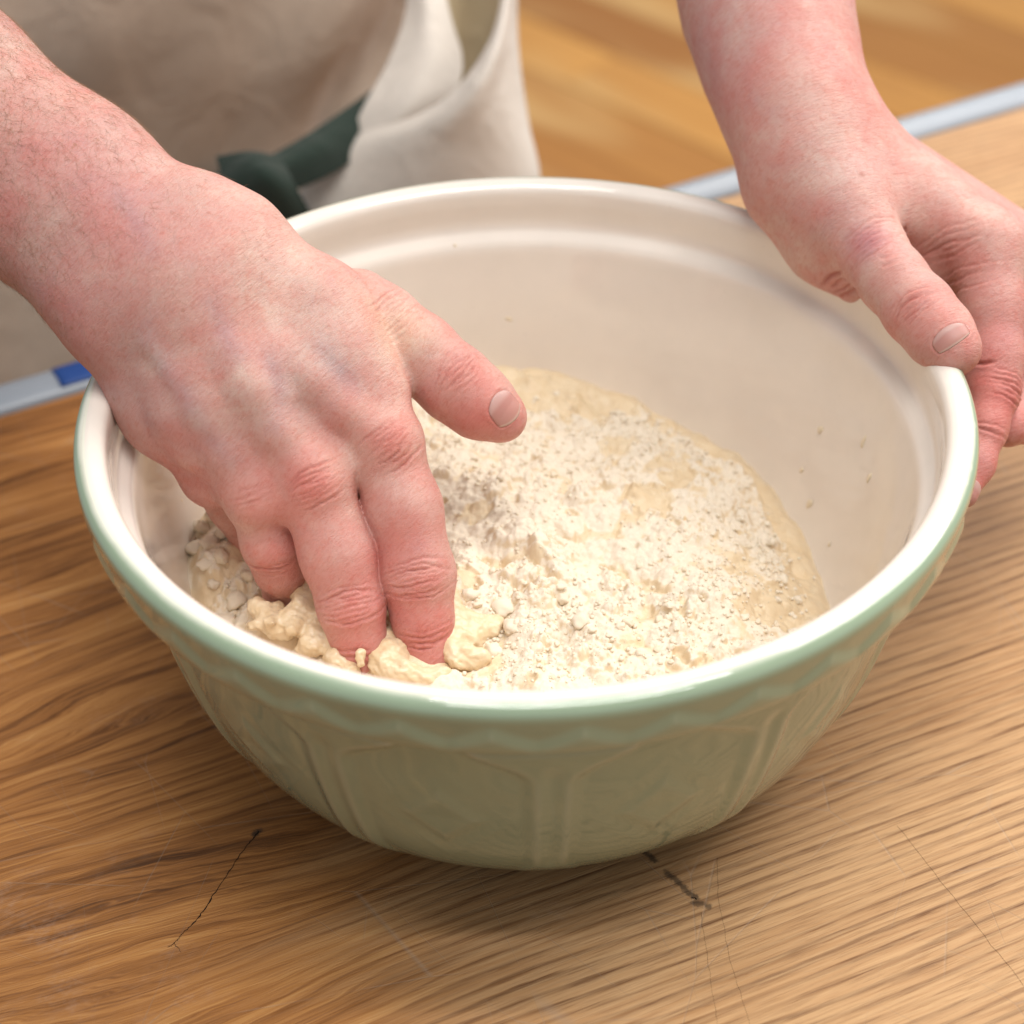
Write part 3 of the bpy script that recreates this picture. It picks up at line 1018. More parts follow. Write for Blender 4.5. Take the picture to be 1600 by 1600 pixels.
# ---------- mixing hand
W = lambda x, y, d, r: px((x, y, d, r))[0]
fo = px((-560, -150, .640, 205), (-330, -5, .630, 192), (-115, 152, .622, 166), (98, 306, .612, 150), (272, 440, .603, 146))
trunkR = []
for i in range(len(fo) - 1):
    trunkR.append(prim(fo[i][0], fo[i + 1][0], fo[i][1], fo[i + 1][1], n=ND, q=0.74, k=0.010))
# elbow and upper arm, out of the picture, into the sleeve
elbowR = fo[0][0] + np.array([-0.06, 0.05, 0.04])
shoulR = np.array([-0.42, 0.42, 0.50])
trunkR.append(prim(fo[0][0], elbowR, fo[0][1], 0.047, k=0.02))
trunkR.append(prim(elbowR, shoulR, 0.046, 0.056, k=0.03))
# metacarpals
mc = {2: ((350, 405, .600, 72), (502, 552, .602, 66), (602, 688, .606, 55)),
      3: ((300, 440, .597, 78), (390, 590, .596, 70), (487, 752, .600, 57)),
      4: ((250, 475, .599, 78), (315, 615, .599, 68), (400, 772, .607, 50)),
      5: ((215, 508, .606, 66), (266, 630, .610, 58), (330, 738, .618, 48))}
for m_ in (3, 2, 4, 5):
    c = px(*mc[m_])
    for i in range(2):
        trunkR.append(prim(c[i][0], c[i + 1][0], c[i][1], c[i + 1][1], n=ND, q=0.86, k=0.012))
# muscle between thumb and index, heel of the hand, palm
trunkR.append(prim(*[W(380, 405, .606, 62)[0], W(560, 478, .616, 46)[0]], W(0, 0, .606, 62)[1], W(0, 0, .616, 46)[1], k=0.014))
trunkR.append(prim(W(440, 470, .609, 55)[0], W(585, 572, .618, 40)[0], W(0, 0, .609, 58)[1], W(0, 0, .618, 46)[1], k=0.010))
trunkR.append(prim(W(500, 470, .604, 55)[0], W(592, 610, .607, 44)[0], W(0, 0, .604, 60)[1], W(0, 0, .607, 46)[1], k=0.008))
trunkR.append(prim(W(330, 520, .620, 70)[0], W(480, 690, .626, 60)[0], W(0, 0, .62, 90)[1], W(0, 0, .626, 80)[1], k=0.012))
trunkR.append(prim(W(190, 545, .606, 40)[0], W(245, 650, .612, 44)[0], W(0, 0, .606, 44)[1], W(0, 0, .612, 44)[1], k=0.012))
# head of the ulna on the wrist, radial styloid
trunkR.append(prim(W(136, 470, .603, 52)[0], W(146, 482, .603, 52)[0], W(0, 0, .6, 54)[1], W(0, 0, .6, 54)[1], k=0.016))
trunkR.append(prim(W(320, 335, .605, 50)[0], W(370, 366, .606, 46)[0], W(0, 0, .6, 50)[1], W(0, 0, .6, 50)[1], k=0.016))
# tendons and knuckles on the back of the hand


def on_back(x, y, lift=0.0, lo_=.55, hi_=.63):
    """point on the back of the mixing hand under photo pixel (x, y)"""
    ds = np.linspace(lo_, hi_, 800)
    P = np.stack([V(x, y, d) for d in ds])
    s = body_sdf([(0, trunkR0)], P)
    k = np.where(s < 0)[0]
    p = P[k[0]] if len(k) else V(x, y, .6)
    return p + ND * lift


trunkR0 = list(trunkR)
for (pts, r, k) in ((((430, 545), (480, 588), (535, 634), (596, 680)), (.0026, .0013, .0004, .0), .0080),
                    (((352, 545), (388, 604), (430, 668), (482, 742)), (.0026, .0013, .0004, .0), .0080),
                    (((285, 570), (312, 630), (350, 700), (392, 765)), (.0050, .0038, .0026, .0016), .0085),
                    (((235, 580), (258, 640), (288, 700)), (.0052, .0044, .0040), .008)):
    P = [on_back(x, y, -0.0026 - rr) for (x, y), rr in zip(pts, r)]          # r: how deep the cord lies under the skin
    for i in range(len(P) - 1): trunkR.append(prim(P[i], P[i + 1], 0.0026, 0.0026, k=k))
for (pts, r) in ((((232, 530), (272, 585), (325, 655), (365, 712)), .0007), (((425, 570), (440, 612), (432, 660)), .0006)):
    P = [on_back(x, y, -0.0012 - 0.0022) for (x, y) in pts]
    for i in range(len(P) - 1): trunkR.append(prim(P[i], P[i + 1], 0.0012, 0.0012, k=.005))
for (x, y, r, l) in ((603, 688, .0082, -.0058), (487, 752, .0086, -.0058), (398, 772, .0078, -.0052)):
    p = on_back(x, y, l); trunkR.append(prim(p, p + (FW * 0.002), r, r * 0.9, k=.010))
# hollow web beside the knuckles stays as the blend leaves it
trunkR.append(prim(V(562, 752, .612), V(566, 788, .6165), .0032, .0026, k=.003))
thumbR = chain(px((560, 476, .6205, 56), (596, 508, .6205, 61), (655, 552, .6185, 60), (713, 601, .6165, 58.5), (752, 632, .6160, 54), (784, 652, .6160, 39.5)), k=.004)
indexR = chain(px((600, 690, .607, 55), (629, 795, .606, 60), (652, 900, .607, 58), (660, 965, .609, 46), (668, 1028, .612, 41), (676, 1105, .622, 38)), k=.004)
middleR = chain(px((488, 754, .601, 58), (528, 866, .602, 58), (549, 948, .604, 51), (560, 1000, .607, 41), (567, 1050, .612, 36), (580, 1130, .622, 34)), k=.004)
ringR = chain(px((404, 775, .608, 49), (425, 848, .613, 46), (437, 886, .620, 39), (449, 928, .631, 34), (468, 1000, .650, 30)), k=.004)
pinkyR = chain(px((335, 742, .620, 46), (366, 786, .636, 40), (404, 850, .650, 36), (425, 900, .658, 32)), k=.004)
groupsR = [(0, trunkR), (.0026, thumbR), (.0032, indexR), (.0032, middleR), (.0032, ringR), (.006, pinkyR)]

# ---------- hand on the rim
NL = NV * 0.75 + np.array([-0.25, 0.0, 0.55]); NL /= np.linalg.norm(NL)
wl = px((1190, -60, .700, 128), (1200, 20, .692, 121), (1222, 105, .682, 112), (1246, 178, .672, 104))
elbowL = wl[0][0] + (wl[0][0] - wl[2][0]) * 3.0 + np.array([0.02, 0.10, 0.08])
shoulL = np.array([-0.03, 0.62, 0.50])
trunkL = [prim(elbowL, wl[0][0], 0.046, wl[0][1], k=.02), prim(elbowL, shoulL, 0.046, 0.056, k=.03)]
for i in range(3): trunkL.append(prim(wl[i][0], wl[i + 1][0], wl[i][1], wl[i + 1][1], k=.012))
L = lambda a, b, k=.010, **kw: trunkL.append(prim(px(a)[0][0], px(b)[0][0], px(a)[0][1], px(b)[0][1], k=k, **kw))
L((1250, 190, .672, 100), (1285, 270, .668, 96), .014)
# thumb side: metacarpal and ball of the thumb
L((1262, 262, .662, 78), (1318, 330, .654, 66), .014)
L((1318, 330, .654, 66), (1362, 392, .646, 55), .010)
L((1236, 300, .672, 62), (1290, 385, .668, 48), .014)
L((1290, 385, .668, 48), (1345, 435, .662, 40), .012)
# back of the hand to the index knuckle
L((1318, 225, .674, 70), (1440, 322, .668, 62), .014)
L((1440, 322, .668, 62), (1545, 385, .658, 55), .010)
L((1350, 262, .690, 75), (1560, 400, .690, 70), .014)
L((1360, 260, .710, 70), (1620, 430, .705, 66), .014)
L((1330, 260, .725, 66), (1670, 450, .725, 60), .014)
# web and muscle between thumb and index
L((1405, 330, .676, 50), (1466, 408, .672, 44), .009)
L((1446, 385, .674, 44), (1505, 445, .668, 40), .009)
thumbL = chain(px((1352, 382, .646, 54), (1395, 437, .636, 52), (1436, 485, .627, 54), (1468, 522, .620, 52), (1490, 545, .6155, 43.5)), k=.004)
indexL = chain(px((1542, 385, .656, 55), (1550, 480, .652, 49), (1552, 560, .648, 45.5), (1549, 612, .645, 42), (1536, 668, .640, 36), (1522, 725, .634, 30), (1504, 772, .629, 22)), k=.004)
middleL = chain(px((1622, 430, .690, 56), (1640, 520, .682, 50), (1632, 600, .672, 46), (1606, 648, .662, 42), (1575, 665, .652, 34)), k=.004)
ringL = chain(px((1680, 450, .712, 52), (1700, 560, .706, 46), (1680, 620, .694, 42), (1640, 640, .680, 36)), k=.004)
pinkyL = chain(px((1720, 450, .735, 48), (1740, 560, .73, 40), (1720, 600, .715, 36), (1690, 610, .700, 32)), k=.004)
groupsL = [(0, trunkL), (.0040, thumbL), (.0070, indexL), (.006, middleL), (.006, ringL), (.006, pinkyL)]


# ---------- surface detail: creases, nails, colour
def joint(x, y, sdf_groups, p_from, p_to, lo_, hi_):
    """local frame on the skin under photo pixel (x, y): origin, along the digit, sideways, outwards"""
    ds = np.linspace(lo_, hi_, 1500); P = np.stack([V(x, y, d) for d in ds])
    s = body_sdf(sdf_groups, P); k = np.where(s < 0)[0]
    p = P[k[0]]
    e = 4e-4
    nn = np.array([body_sdf(sdf_groups, p[None] + e * np.eye(3)[c])[0] - body_sdf(sdf_groups, p[None] - e * np.eye(3)[c])[0] for c in range(3)])
    nn /= np.linalg.norm(nn)
    t = p_to - p_from; t = t - nn * (t @ nn); t /= np.linalg.norm(t)
    return p, t, np.cross(nn, t), nn


def crease(v, nrm, fr, offs, depth, width, half, curve=0.0, seed=0):
    """grooves across a digit: returns inward displacement"""
    p, t, b, nn = fr
    rg2 = np.random.default_rng(seed)
    d = v - p
    near = (np.abs(d) < half * 2.2).all(1) & ((nrm @ nn) > -0.1)
    out = np.zeros(len(v))
    dd = d[near]; s = dd @ t; l = dd @ b
    acc = np.zeros(len(dd))
    for o_ in offs:
        ph = rg2.uniform(0, 6.28, 3); cc = curve * min(1.0, abs(o_) / 0.0035) + rg2.normal(0, 4)
        l0 = rg2.normal(0, half * 0.15); hw = half * rg2.uniform(0.6, 1.05)
        line = o_ + cc * (l - l0) ** 2 * np.sign(o_ + 1e-9) * -1 + 0.00026 * np.sin(l * 520 + ph[0]) + 0.00010 * np.sin(l * 1500 + ph[1])
        w = width * rg2.uniform(0.75, 1.3)
        acc += 1.45 * depth * rg2.uniform(0.45, 1.1) * np.exp(-((s - line) / w) ** 2) * np.exp(-((l - l0) / hw) ** 4)
        acc -= 0.45 * depth * np.exp(-((s - line - 1.9 * w) / (1.6 * w)) ** 2) * np.exp(-((l - l0) / hw) ** 4)
    out[near] = acc
    return out


def nail_mask(v, nrm, fr, ln, wd):
    p, t, b, nn = fr
    d = v - p
    s = (d @ t) / (ln * 0.5); l = (d @ b) / (wd * 0.5)
    # rounded root, straighter free edge
    e = np.where(s < 0, np.abs(s) ** 2.6 + np.abs(l) ** 2.6, np.abs(s) ** 5 + np.abs(l) ** 4)
    e = np.where(((d @ nn) > -0.009) & (np.abs(d) < 0.03).all(1), e, 9.0)
    return e


def make_nail(name, groups, fr, ln, wd, mat, lift=0.00018, dirn=None):
    p, t, b, nn = fr
    nu, nvv = 26, 22
    vs = []
    for i in range(nu + 1):
        s = -1 + 2 * i / nu
        for j in range(nvv + 1):
            l = -1 + 2 * j / nvv
            # squircle outline
            ls = l * (1 - 0.16 * max(0, -s) ** 3 - 0.10 * max(0, s) ** 4)
            ss = s * (1 - (0.42 if s < 0 else 0.30) * abs(l) ** 2.2)
            o_ = p + t * (ss * ln * 0.5) + b * (ls * wd * 0.5)
            # drop on to the skin
            lo_, hi_ = -0.012, 0.008
            for _ in range(26):
                mid = (lo_ + hi_) / 2
                if body_sdf(groups, (o_ + nn * mid)[None])[0] > 0: hi_ = mid
                else: lo_ = mid
            edge = max(abs(l) ** 6, abs(s) ** 6)
            off = lift * (1 - 1.9 * edge) 
            vs.append(o_ + nn * (hi_ + off))
    fs = [(i * (nvv + 1) + j, i * (nvv + 1) + j + 1, (i + 1) * (nvv + 1) + j + 1, (i + 1) * (nvv + 1) + j) for i in range(nu) for j in range(nvv)]
    o = mesh_obj(name, np.array(vs), np.array(fs), mat, person)
    f_attr(o.data, 'along', np.repeat(np.linspace(0, 1, nu + 1), nvv + 1))
    md = o.modifiers.new('thick', 'SOLIDIFY'); md.thickness = 0.00045; md.offset = -1.0
    return o


def skin_mat():
    t = NT('skin')
    o = t.obj()
    col = t.attr('tone', 'Color')
    sc = t.attr('stretched', 'Vector')
    n1 = t.noise(o, 95.0, 4.0, 0.62)
    n2 = t.noise(o, 420.0, 3.0, 0.65)
    n3 = t.noise(o, 38.0, 3.0, 0.6)
    n4 = t.noise(t.mapping(o, loc=(3, 1, 4)), 70.0, 4.0, 0.6)
    lines = t.noise(sc, 330.0, 3.0, 0.6)              # fine lines across the limb
    lines2 = t.noise(sc, 120.0, 2.0, 0.6)
    c = t.mix(t.maprange(n3, 0.38, 0.62, 0.0, 0.75), col, t.mix(1.0, col, (1.0, 0.77, 0.78), 'MULTIPLY'))
    c = t.mix(t.maprange(n1, 0.42, 0.68, 0.0, 0.55), c, t.mix(1.0, c, (1.00, 0.72, 0.69), 'MULTIPLY'))
    c = t.mix(t.maprange(n4, 0.48, 0.30, 0.0, 0.80), c, t.mix(1.0, c, (1.08, 1.22, 1.20), 'MULTIPLY'))
    c = t.mix(t.maprange(n4, 0.56, 0.70, 0.0, 0.35), c, t.mix(1.0, c, (0.84, 0.80, 0.90), 'MULTIPLY'))
    c = t.mix(t.maprange(n2, 0.52, 0.70, 0.0, 0.50), c, t.mix(1.0, c, (0.92, 0.70, 0.64), 'MULTIPLY'))
    c = t.mix(t.maprange(lines, 0.50, 0.66, 0.0, 0.50), c, t.mix(1.0, c, (0.90, 0.70, 0.66), 'MULTIPLY'))
    # freckles
    fr = t.n('ShaderNodeTexVoronoi', i_Vector=o, i_Scale=260.0)
    fm = t.math('MULTIPLY', t.maprange(fr.outputs['Distance'], 0.10, 0.24, 1.0, 0.0, True), t.maprange(t.noise(o, 60.0, 2.0), 0.54, 0.64))
    c = t.mix(t.math('MULTIPLY', fm, t.math('MULTIPLY', t.attr('freckle'), 0.60)), c, (0.36, 0.155, 0.085))
    vor = t.n('ShaderNodeTexVoronoi', feature='DISTANCE_TO_EDGE', i_Vector=sc, i_Scale=520.0)
    cells = t.maprange(vor.outputs['Distance'], 0.0, 0.14)
    h = t.math('SUBTRACT', t.math('ADD', t.math('MULTIPLY', cells, 0.22), t.math('MULTIPLY', n2, 0.5)), t.math('MULTIPLY', lines, 1.1))
    nb = t.bump(h, 0.75, 0.00036)
    nb = t.bump(t.math('ADD', n1, t.math('MULTIPLY', lines2, 0.5)), 0.22, 0.0011, nb)
    rough = t.maprange(n2, 0.3, 0.7, 0.42, 0.56)
    return t.set(base=c, rough=rough, spec=0.40, normal=nb, sss=0.16, sss_r=(0.0020, 0.0008, 0.00045), sss_s=1.0)


def t_str(x): return x


M_SKIN = skin_mat()


def nail_mat():
    t = NT('nail')
    o = t.obj()
    a = t.attr('along')
    c = t.ramp(a, [(0.0, (0.50, 0.300, 0.260)), (0.20, (0.50, 0.285, 0.245)), (0.34, (0.445, 0.205, 0.172)), (0.88, (0.455, 0.215, 0.175)), (0.94, (0.54, 0.34, 0.275)), (1.0, (0.58, 0.42, 0.34))])
    n = t.noise(o, 500.0, 3.0)
    return t.set(base=c, rough=0.42, spec=0.35, normal=t.bump(n, 0.1, 0.0003), sss=0.15, sss_r=(0.002, 0.0008, 0.0005))


M_NAIL = nail_mat()

BASE = np.array([0.565, 0.345, 0.285])


def gauss(v, p, s): return np.exp(-((v - p) ** 2).sum(1) / (s * s))


def build_hand(groups, h, lo, hi):
    v, f = surface_net(groups, h, lo, hi)
    v = laplace(v, f, 3, 0.5)
    return v, f


HRES = 0.00062
# mixing hand ------------------------------------------------------
vR, fR = build_hand(groupsR, HRES, (-0.275, -0.11, 0.02), (0.02, 0.20, 0.30))
nR = vnormals(vR, fR)
P_ = lambda ch, i: ch[i]['a']
gI = [(0, indexR)]; gM = [(0, middleR)]; gN = [(0, ringR)]; gT = [(0, thumbR)]
frI = joint(652, 905, gI, P_(indexR, 1), P_(indexR, 3), .57, .63)
frI2 = joint(665, 1000, gI, P_(indexR, 3), P_(indexR, 4), .57, .63)
frM = joint(549, 945, gM, P_(middleR, 1), P_(middleR, 3), .57, .63)
frM2 = joint(562, 1022, gM, P_(middleR, 3), P_(middleR, 4), .57, .63)
frN = joint(434, 892, gN, P_(ringR, 1), P_(ringR, 3), .57, .65)
frT = joint(716, 578, gT, P_(thumbR, 2), P_(thumbR, 4), .58, .64)
frTw = joint(622, 486, groupsR, P_(thumbR, 1), P_(thumbR, 3), .58, .64)
frK2 = joint(606, 690, groupsR, V(487, 572, .6), V(640, 760, .605), .56, .63)
frK3 = joint(490, 758, groupsR, V(390, 590, .6), V(520, 840, .60), .56, .63)
frK4 = joint(392, 778, groupsR, V(315, 615, .6), V(420, 850, .61), .56, .63)
frU = joint(95, 455, groupsR, V(95, 322, .61), V(262, 446, .603), .54, .66)
disp = np.zeros(len(vR))
disp += crease(vR, nR, frI, (-.0062, -.0046, -.0031, -.0016, .0002, .0018, .0034, .0049, .0064), .00050, .00042, .0105, 22, 1)
disp += crease(vR, nR, frI2, (-.003, -.001, .0014, .003), .00045, .0004, .009, 10, 2)
disp += crease(vR, nR, frM, (-.0060, -.0044, -.0028, -.0012, .0006, .0026, .0044, .0060), .00052, .00042, .0105, 22, 3)
disp += crease(vR, nR, frM2, (-.001, .0012), .0006, .0005, .009, 8, 4)
disp += crease(vR, nR, frN, (-.0028, -.0012, .0004, .0022), .0005, .0004, .009, 14, 5)
disp += crease(vR, nR, frT, (-.0060, -.0040, -.0022, -.0004, .0016, .0034, .0054), .00042, .0004, .0085, 26, 6)
disp += crease(vR, nR, frTw, (-.007, -.005, -.003, -.0012, .0006, .0024, .0045, .0065), .00034, .0005, .010, 6, 7)
disp += crease(vR, nR, frK2, (-.0052, -.0036, -.0020, -.0004, .0012, .0028, .0046, .0066, .0090), .00044, .0004, .0075, 18, 8)
disp += crease(vR, nR, frK3, (-.0052, -.0036, -.0020, -.0004, .0012, .0028, .0046, .0066), .00044, .0004, .0080, 18, 9)
disp += crease(vR, nR, frK4, (-.003, -.0010, .0012, .003), .00020, .0005, .0070, 10, 10)
crR = disp.copy()
frTn = joint(789, 637, gT, P_(thumbR, 3), P_(thumbR, 4) + (P_(thumbR, 4) - P_(thumbR, 3)), .58, .64)
NLN, NWD = 0.0106, 0.0108
eN = nail_mask(vR, nR, frTn, NLN, NWD)
disp += 0.00022 * (1 - sstep(0.75, 1.05, eN)) - 0.00030 * np.exp(-((eN - 1.55) / 0.5) ** 2)
vR = vR - nR * disp[:, None]
toneR = np.tile(BASE, (len(vR), 1))


def tint(tone, w, rgb): return tone * (1 - w[:, None]) + np.asarray(rgb) * w[:, None]


RED, PALE, BLU, DUSK = (0.58, 0.170, 0.135), (0.66, 0.450, 0.365), (0.46, 0.305, 0.305), (0.52, 0.250, 0.215)
for fr, s, w in ((frK2, .0080, .85), (frK3, .0080, .90), (frK4, .009, .25), (frI, .010, .35), (frM, .010, .30), (frN, .010, .35), (frT, .0095, .35), (frI2, .012, .55), (frM2, .012, .60)):
    toneR = tint(toneR, w * gauss(vR, fr[0], s), RED)
for (x, y, s, w, c) in ((560, 640, .012, .25, RED), (455, 715, .012, .3, RED), (520, 470, .030, .35, PALE), (440, 440, .03, .4, PALE), (540, 610, .009, .5, PALE), (440, 660, .009, .45, PALE), (590, 660, .008, .35, PALE), (625, 500, .008, .85, (0.68, 0.49, 0.34)),
                        (270, 590, .008, .6, BLU), (320, 655, .008, .6, BLU), (362, 710, .008, .5, BLU), (225, 520, .008, .5, BLU), (440, 620, .010, .55, BLU), (455, 575, .008, .45, BLU), (430, 660, .009, .4, BLU), (520, 570, .010, .45, BLU), (190, 330, .02, .35, (0.55, 0.25, 0.25)),
                        (230, 640, .025, .35, DUSK), (300, 720, .02, .35, DUSK), (140, 500, .03, .3, DUSK), (60, 420, .03, .35, DUSK), (770, 680, .008, .5, RED), (715, 660, .012, .35, RED), (640, 830, .014, .35, DUSK), (520, 870, .016, .4, DUSK), (430, 850, .014, .45, DUSK)):
    toneR = tint(toneR, w * gauss(vR, V(x, y, .60), s * 1.3), c)
for pts in (((225, 515), (262, 575), (300, 632), (340, 690), (368, 722)), ((418, 556), (436, 606), (430, 668)), ((330, 470), (352, 520), (372, 560)), ((500, 540), (532, 580), (560, 612)), ((180, 300), (215, 345), (240, 400))):
    for i in range(len(pts) - 1):
        for f_ in np.linspace(0, 1, 6):
            pv = on_back(pts[i][0] * (1 - f_) + pts[i + 1][0] * f_, pts[i][1] * (1 - f_) + pts[i + 1][1] * f_)
            toneR = tint(toneR, 0.12 * gauss(vR, pv, .0034), (0.36, 0.270, 0.300))
for ch in (indexR, middleR, ringR):
    for s_ in ch[1:]:
        toneR = tint(toneR, 0.28 * gauss(vR, (s_['a'] + s_['b']) / 2, .017), (0.53, 0.225, 0.205))
for ch in (indexR, middleR, ringR, thumbR): toneR = tint(toneR, 0.40 * gauss(vR, ch[-1]['b'], .016), RED)
toneR = tint(toneR, np.clip(crR / .0006, 0, 1) * 0.60, (0.42, 0.130, 0.095))
freR = np.clip(sstep(420, 100, 800 + FPX * ((vR - CAM) @ RT) / ((vR - CAM) @ FW)), 0, 1)
make_nail('thumb_nail', gT, frTn, NLN, NWD, M_NAIL)

# hand on the rim ----------------------------------------------------
vL, fL = build_hand(groupsL, HRES, (0.02, -0.05, 0.02), (0.30, 0.215, 0.262))
nL = vnormals(vL, fL)
gTL = [(0, thumbL)]; gIL = [(0, indexL)]
frTL = joint(1428, 478, gTL, P_(thumbL, 1), P_(thumbL, 3), .58, .67)
frTL0 = joint(1356, 375, groupsL, P_(thumbL, 0), P_(thumbL, 2), .58, .69)
frTLn = joint(1485, 525, gTL, P_(thumbL, 2), P_(thumbL, 3) + (P_(thumbL, 3) - P_(thumbL, 2)), .58, .67)
frIL = joint(1583, 605, gIL, P_(indexL, 2), P_(indexL, 4), .58, .69)
frILd = joint(1530, 665, gIL, P_(indexL, 3), P_(indexL, 5), .58, .69)
frILp = joint(1532, 567, gIL, P_(indexL, 1), P_(indexL, 3), .58, .69)
frW1 = joint(1480, 395, groupsL, V(1450, 330, .66), V(1500, 450, .66), .58, .70)
frW2 = joint(1500, 440, groupsL, V(1470, 380, .66), V(1530, 520, .66), .58, .70)
frTh = joint(1310, 440, groupsL, V(1240, 330, .66), V(1345, 470, .66), .58, .70)
disp = np.zeros(len(vL))
disp += crease(vL, nL, frTL, (-.0050, -.0026, -.0002, .0018, .0038), .00055, .00045, .0090, 22, 21)
disp += crease(vL, nL, frTL0, (-.006, -.004, -.0022, -.0004, .0014, .0034, .0054), .00028, .00045, .010, 10, 22)
disp += crease(vL, nL, frIL, (-.0052, -.0034, -.0016, .0004, .0024, .0044), .0005, .00045, .0085, 12, 23)
disp += crease(vL, nL, frILd, (-.0012, .0012), .0006, .0004, .010, 4, 24)
disp += crease(vL, nL, frILp, (0.0,), .0010, .0005, .006, 2, 25)
disp += crease(vL, nL, frW1, (-.008, -.0055, -.003, -.0008, .0016), .0003, .0005, .013, 12, 26)
disp += crease(vL, nL, frW2, (-.0045, -.001, .003), .0004, .0006, .011, 10, 27)
disp += crease(vL, nL, frTh, (-.003, .000, .003, .0055), .0007, .0006, .011, 5, 28)
crL = disp.copy()
NLN2, NWD2 = 0.0064, 0.0122
eN = nail_mask(vL, nL, frTLn, NLN2, NWD2)
disp += 0.00022 * (1 - sstep(0.75, 1.05, eN)) - 0.00032 * np.exp(-((eN - 1.55) / 0.5) ** 2)
vL = vL - nL * disp[:, None]
toneL = np.tile(BASE * np.array([1.0, 0.97, 0.99]), (len(vL), 1))
for fr, s, w, c in ((frTL0, .0075, .70, (0.40, 0.150, 0.190)), (frTL, .012, .35, RED), (frIL, .010, .3, RED), (frILp, .012, .5, RED), (frW2, .014, .40, RED), (frW1, .014, .20, RED), (frTLn, .012, .45, RED)):
    toneL = tint(toneL, w * gauss(vL, fr[0], s), c)
for (x, y, d, s, w, c) in ((1230, 130, .67, .025, .35, RED), (1300, 200, .66, .03, .3, PALE), (1440, 280, .66, .02, .35, PALE), (1555, 340, .65, .010, .6, PALE), (1470, 400, .65, .012, .2, PALE), (1260, 420, .66, .02, .35, PALE), (1130, 100, .68, .02, .5, BLU),
                           (1530, 700, .63, .02, .5, RED), (1600, 640, .65, .03, .6, DUSK), (1540, 640, .64, .012, .4, RED), (1320, 290, .65, .010, .3, BLU)):
    toneL = tint(toneL, w * gauss(vL, V(x, y, d), s * 1.3), c)
pm = joint(1347, 272, groupsL, V(1300, 200, .66), V(1400, 400, .66), .58, .70)[0]
toneL = tint(toneL, 0.6 * gauss(vL, pm, .0012), (0.34, 0.10, 0.06))
toneL = tint(toneL, np.clip(crL / .0007, 0, 1) * 0.62, (0.42, 0.130, 0.095))
n0 = make_nail('thumb_nail', gTL, frTLn, NLN2, NWD2, M_NAIL)
frILn = joint(1517, 772, gIL, P_(indexL, 4), indexL[-1]['b'], .58, .69)
frILn = (frILn[0], frILn[1], *(lambda nn: (np.cross(nn, frILn[1]), nn))((lambda x: x / np.linalg.norm(x))(RT * 0.9 - FW * 0.2 - frILn[1] * ((RT * 0.9 - FW * 0.2) @ frILn[1]))))
make_nail('index_nail', gIL, frILn, 0.010, 0.008, M_NAIL)

# trunk of the body inside the clothes (coarse)
FD = np.array([0.47, -0.88, 0.0]); LD = np.array([0.88, 0.47, 0.0])       # facing, and towards the left shoulder
C0 = np.array([-0.235, 0.515, 0.0])
tb = [prim(C0 + [0, 0, -0.30], C0 + [0, 0, 0.12], 0.165, 0.155, n=FD, q=0.66, k=.03),
      prim(C0 + [0, 0, 0.12], C0 + [0, 0, 0.44], 0.155, 0.185, n=FD, q=0.62, k=.03),
      prim(shoulR, C0 + [0, 0, 0.50], 0.058, 0.07, k=.05), prim(shoulL, C0 + [0, 0, 0.50], 0.058, 0.07, k=.05),
      prim(C0 + [0, 0, 0.48], C0 + FD * 0.03 + [0, 0, 0.60], 0.062, 0.056, k=.03)]
for a_, b_, ra_, rb_ in ((fo[1][0], fo[0][0], fo[1][1], fo[0][1]),):
    tb.append(prim(a_, b_, ra_ * .99, rb_ * .99, n=ND, q=0.74, k=0.004))
tb.append(prim(fo[0][0], elbowR, fo[0][1] * .97, 0.046, k=.02)); tb.append(prim(elbowR, shoulR, 0.046, 0.056, k=.03))
tb.append(prim(wl[0][0], elbowL, wl[0][1] * .985, 0.046, k=.004)); tb.append(prim(elbowL, shoulL, 0.046, 0.056, k=.03))
for s in (-1, 1):
    hip = C0 + LD * (0.085 * s) + np.array([0, 0, -0.30])
    tb.append(prim(hip, np.array([hip[0], hip[1], FLOOR_Z + 0.48]), 0.085, 0.06, k=.04))
    tb.append(prim(np.array([hip[0], hip[1], FLOOR_Z + 0.48]), np.array([hip[0], hip[1], FLOOR_Z + 0.10]), 0.06, 0.042, k=.02))
    tb.append(prim(np.array([hip[0], hip[1], FLOOR_Z + 0.04]), np.array([hip[0], hip[1], FLOOR_Z + 0.036]) + FD * 0.16, 0.04, 0.032, k=.02))
vT, fT = surface_net([(0, tb)], 0.005, (-0.75, 0.1, FLOOR_Z - 0.02), (0.3, 1.0, 0.75))
vT = laplace(vT, fT, 3)
tT = np.tile(BASE, (len(vT), 1))
vB = np.vstack([vR, vL, vT]); fB = np.vstack([fR, fL + len(vR), fT + len(vR) + len(vL)])
body = mesh_obj('body', vB, fB, M_SKIN, person)
col_attr(body.data, 'tone', np.clip(np.vstack([toneR, toneL, tT]), 0, 1))
def stretch(v, ax): return v + np.outer(v @ ax, ax) * 3.5


_sv = np.vstack([stretch(vR, (lambda a: a / np.linalg.norm(a))(V(600, 800, .60) - V(60, 300, .61))), stretch(vL, (lambda a: a / np.linalg.norm(a))(V(1480, 520, .63) - V(1220, 100, .68))), vT])
_a = body.data.attributes.new('stretched', 'FLOAT_VECTOR', 'POINT'); _a.data.foreach_set('vector', _sv.astype(np.float32).ravel())
f_attr(body.data, 'freckle', np.concatenate([0.15 + 0.85 * freR, np.full(len(vL), 0.15), np.zeros(len(vT))]))

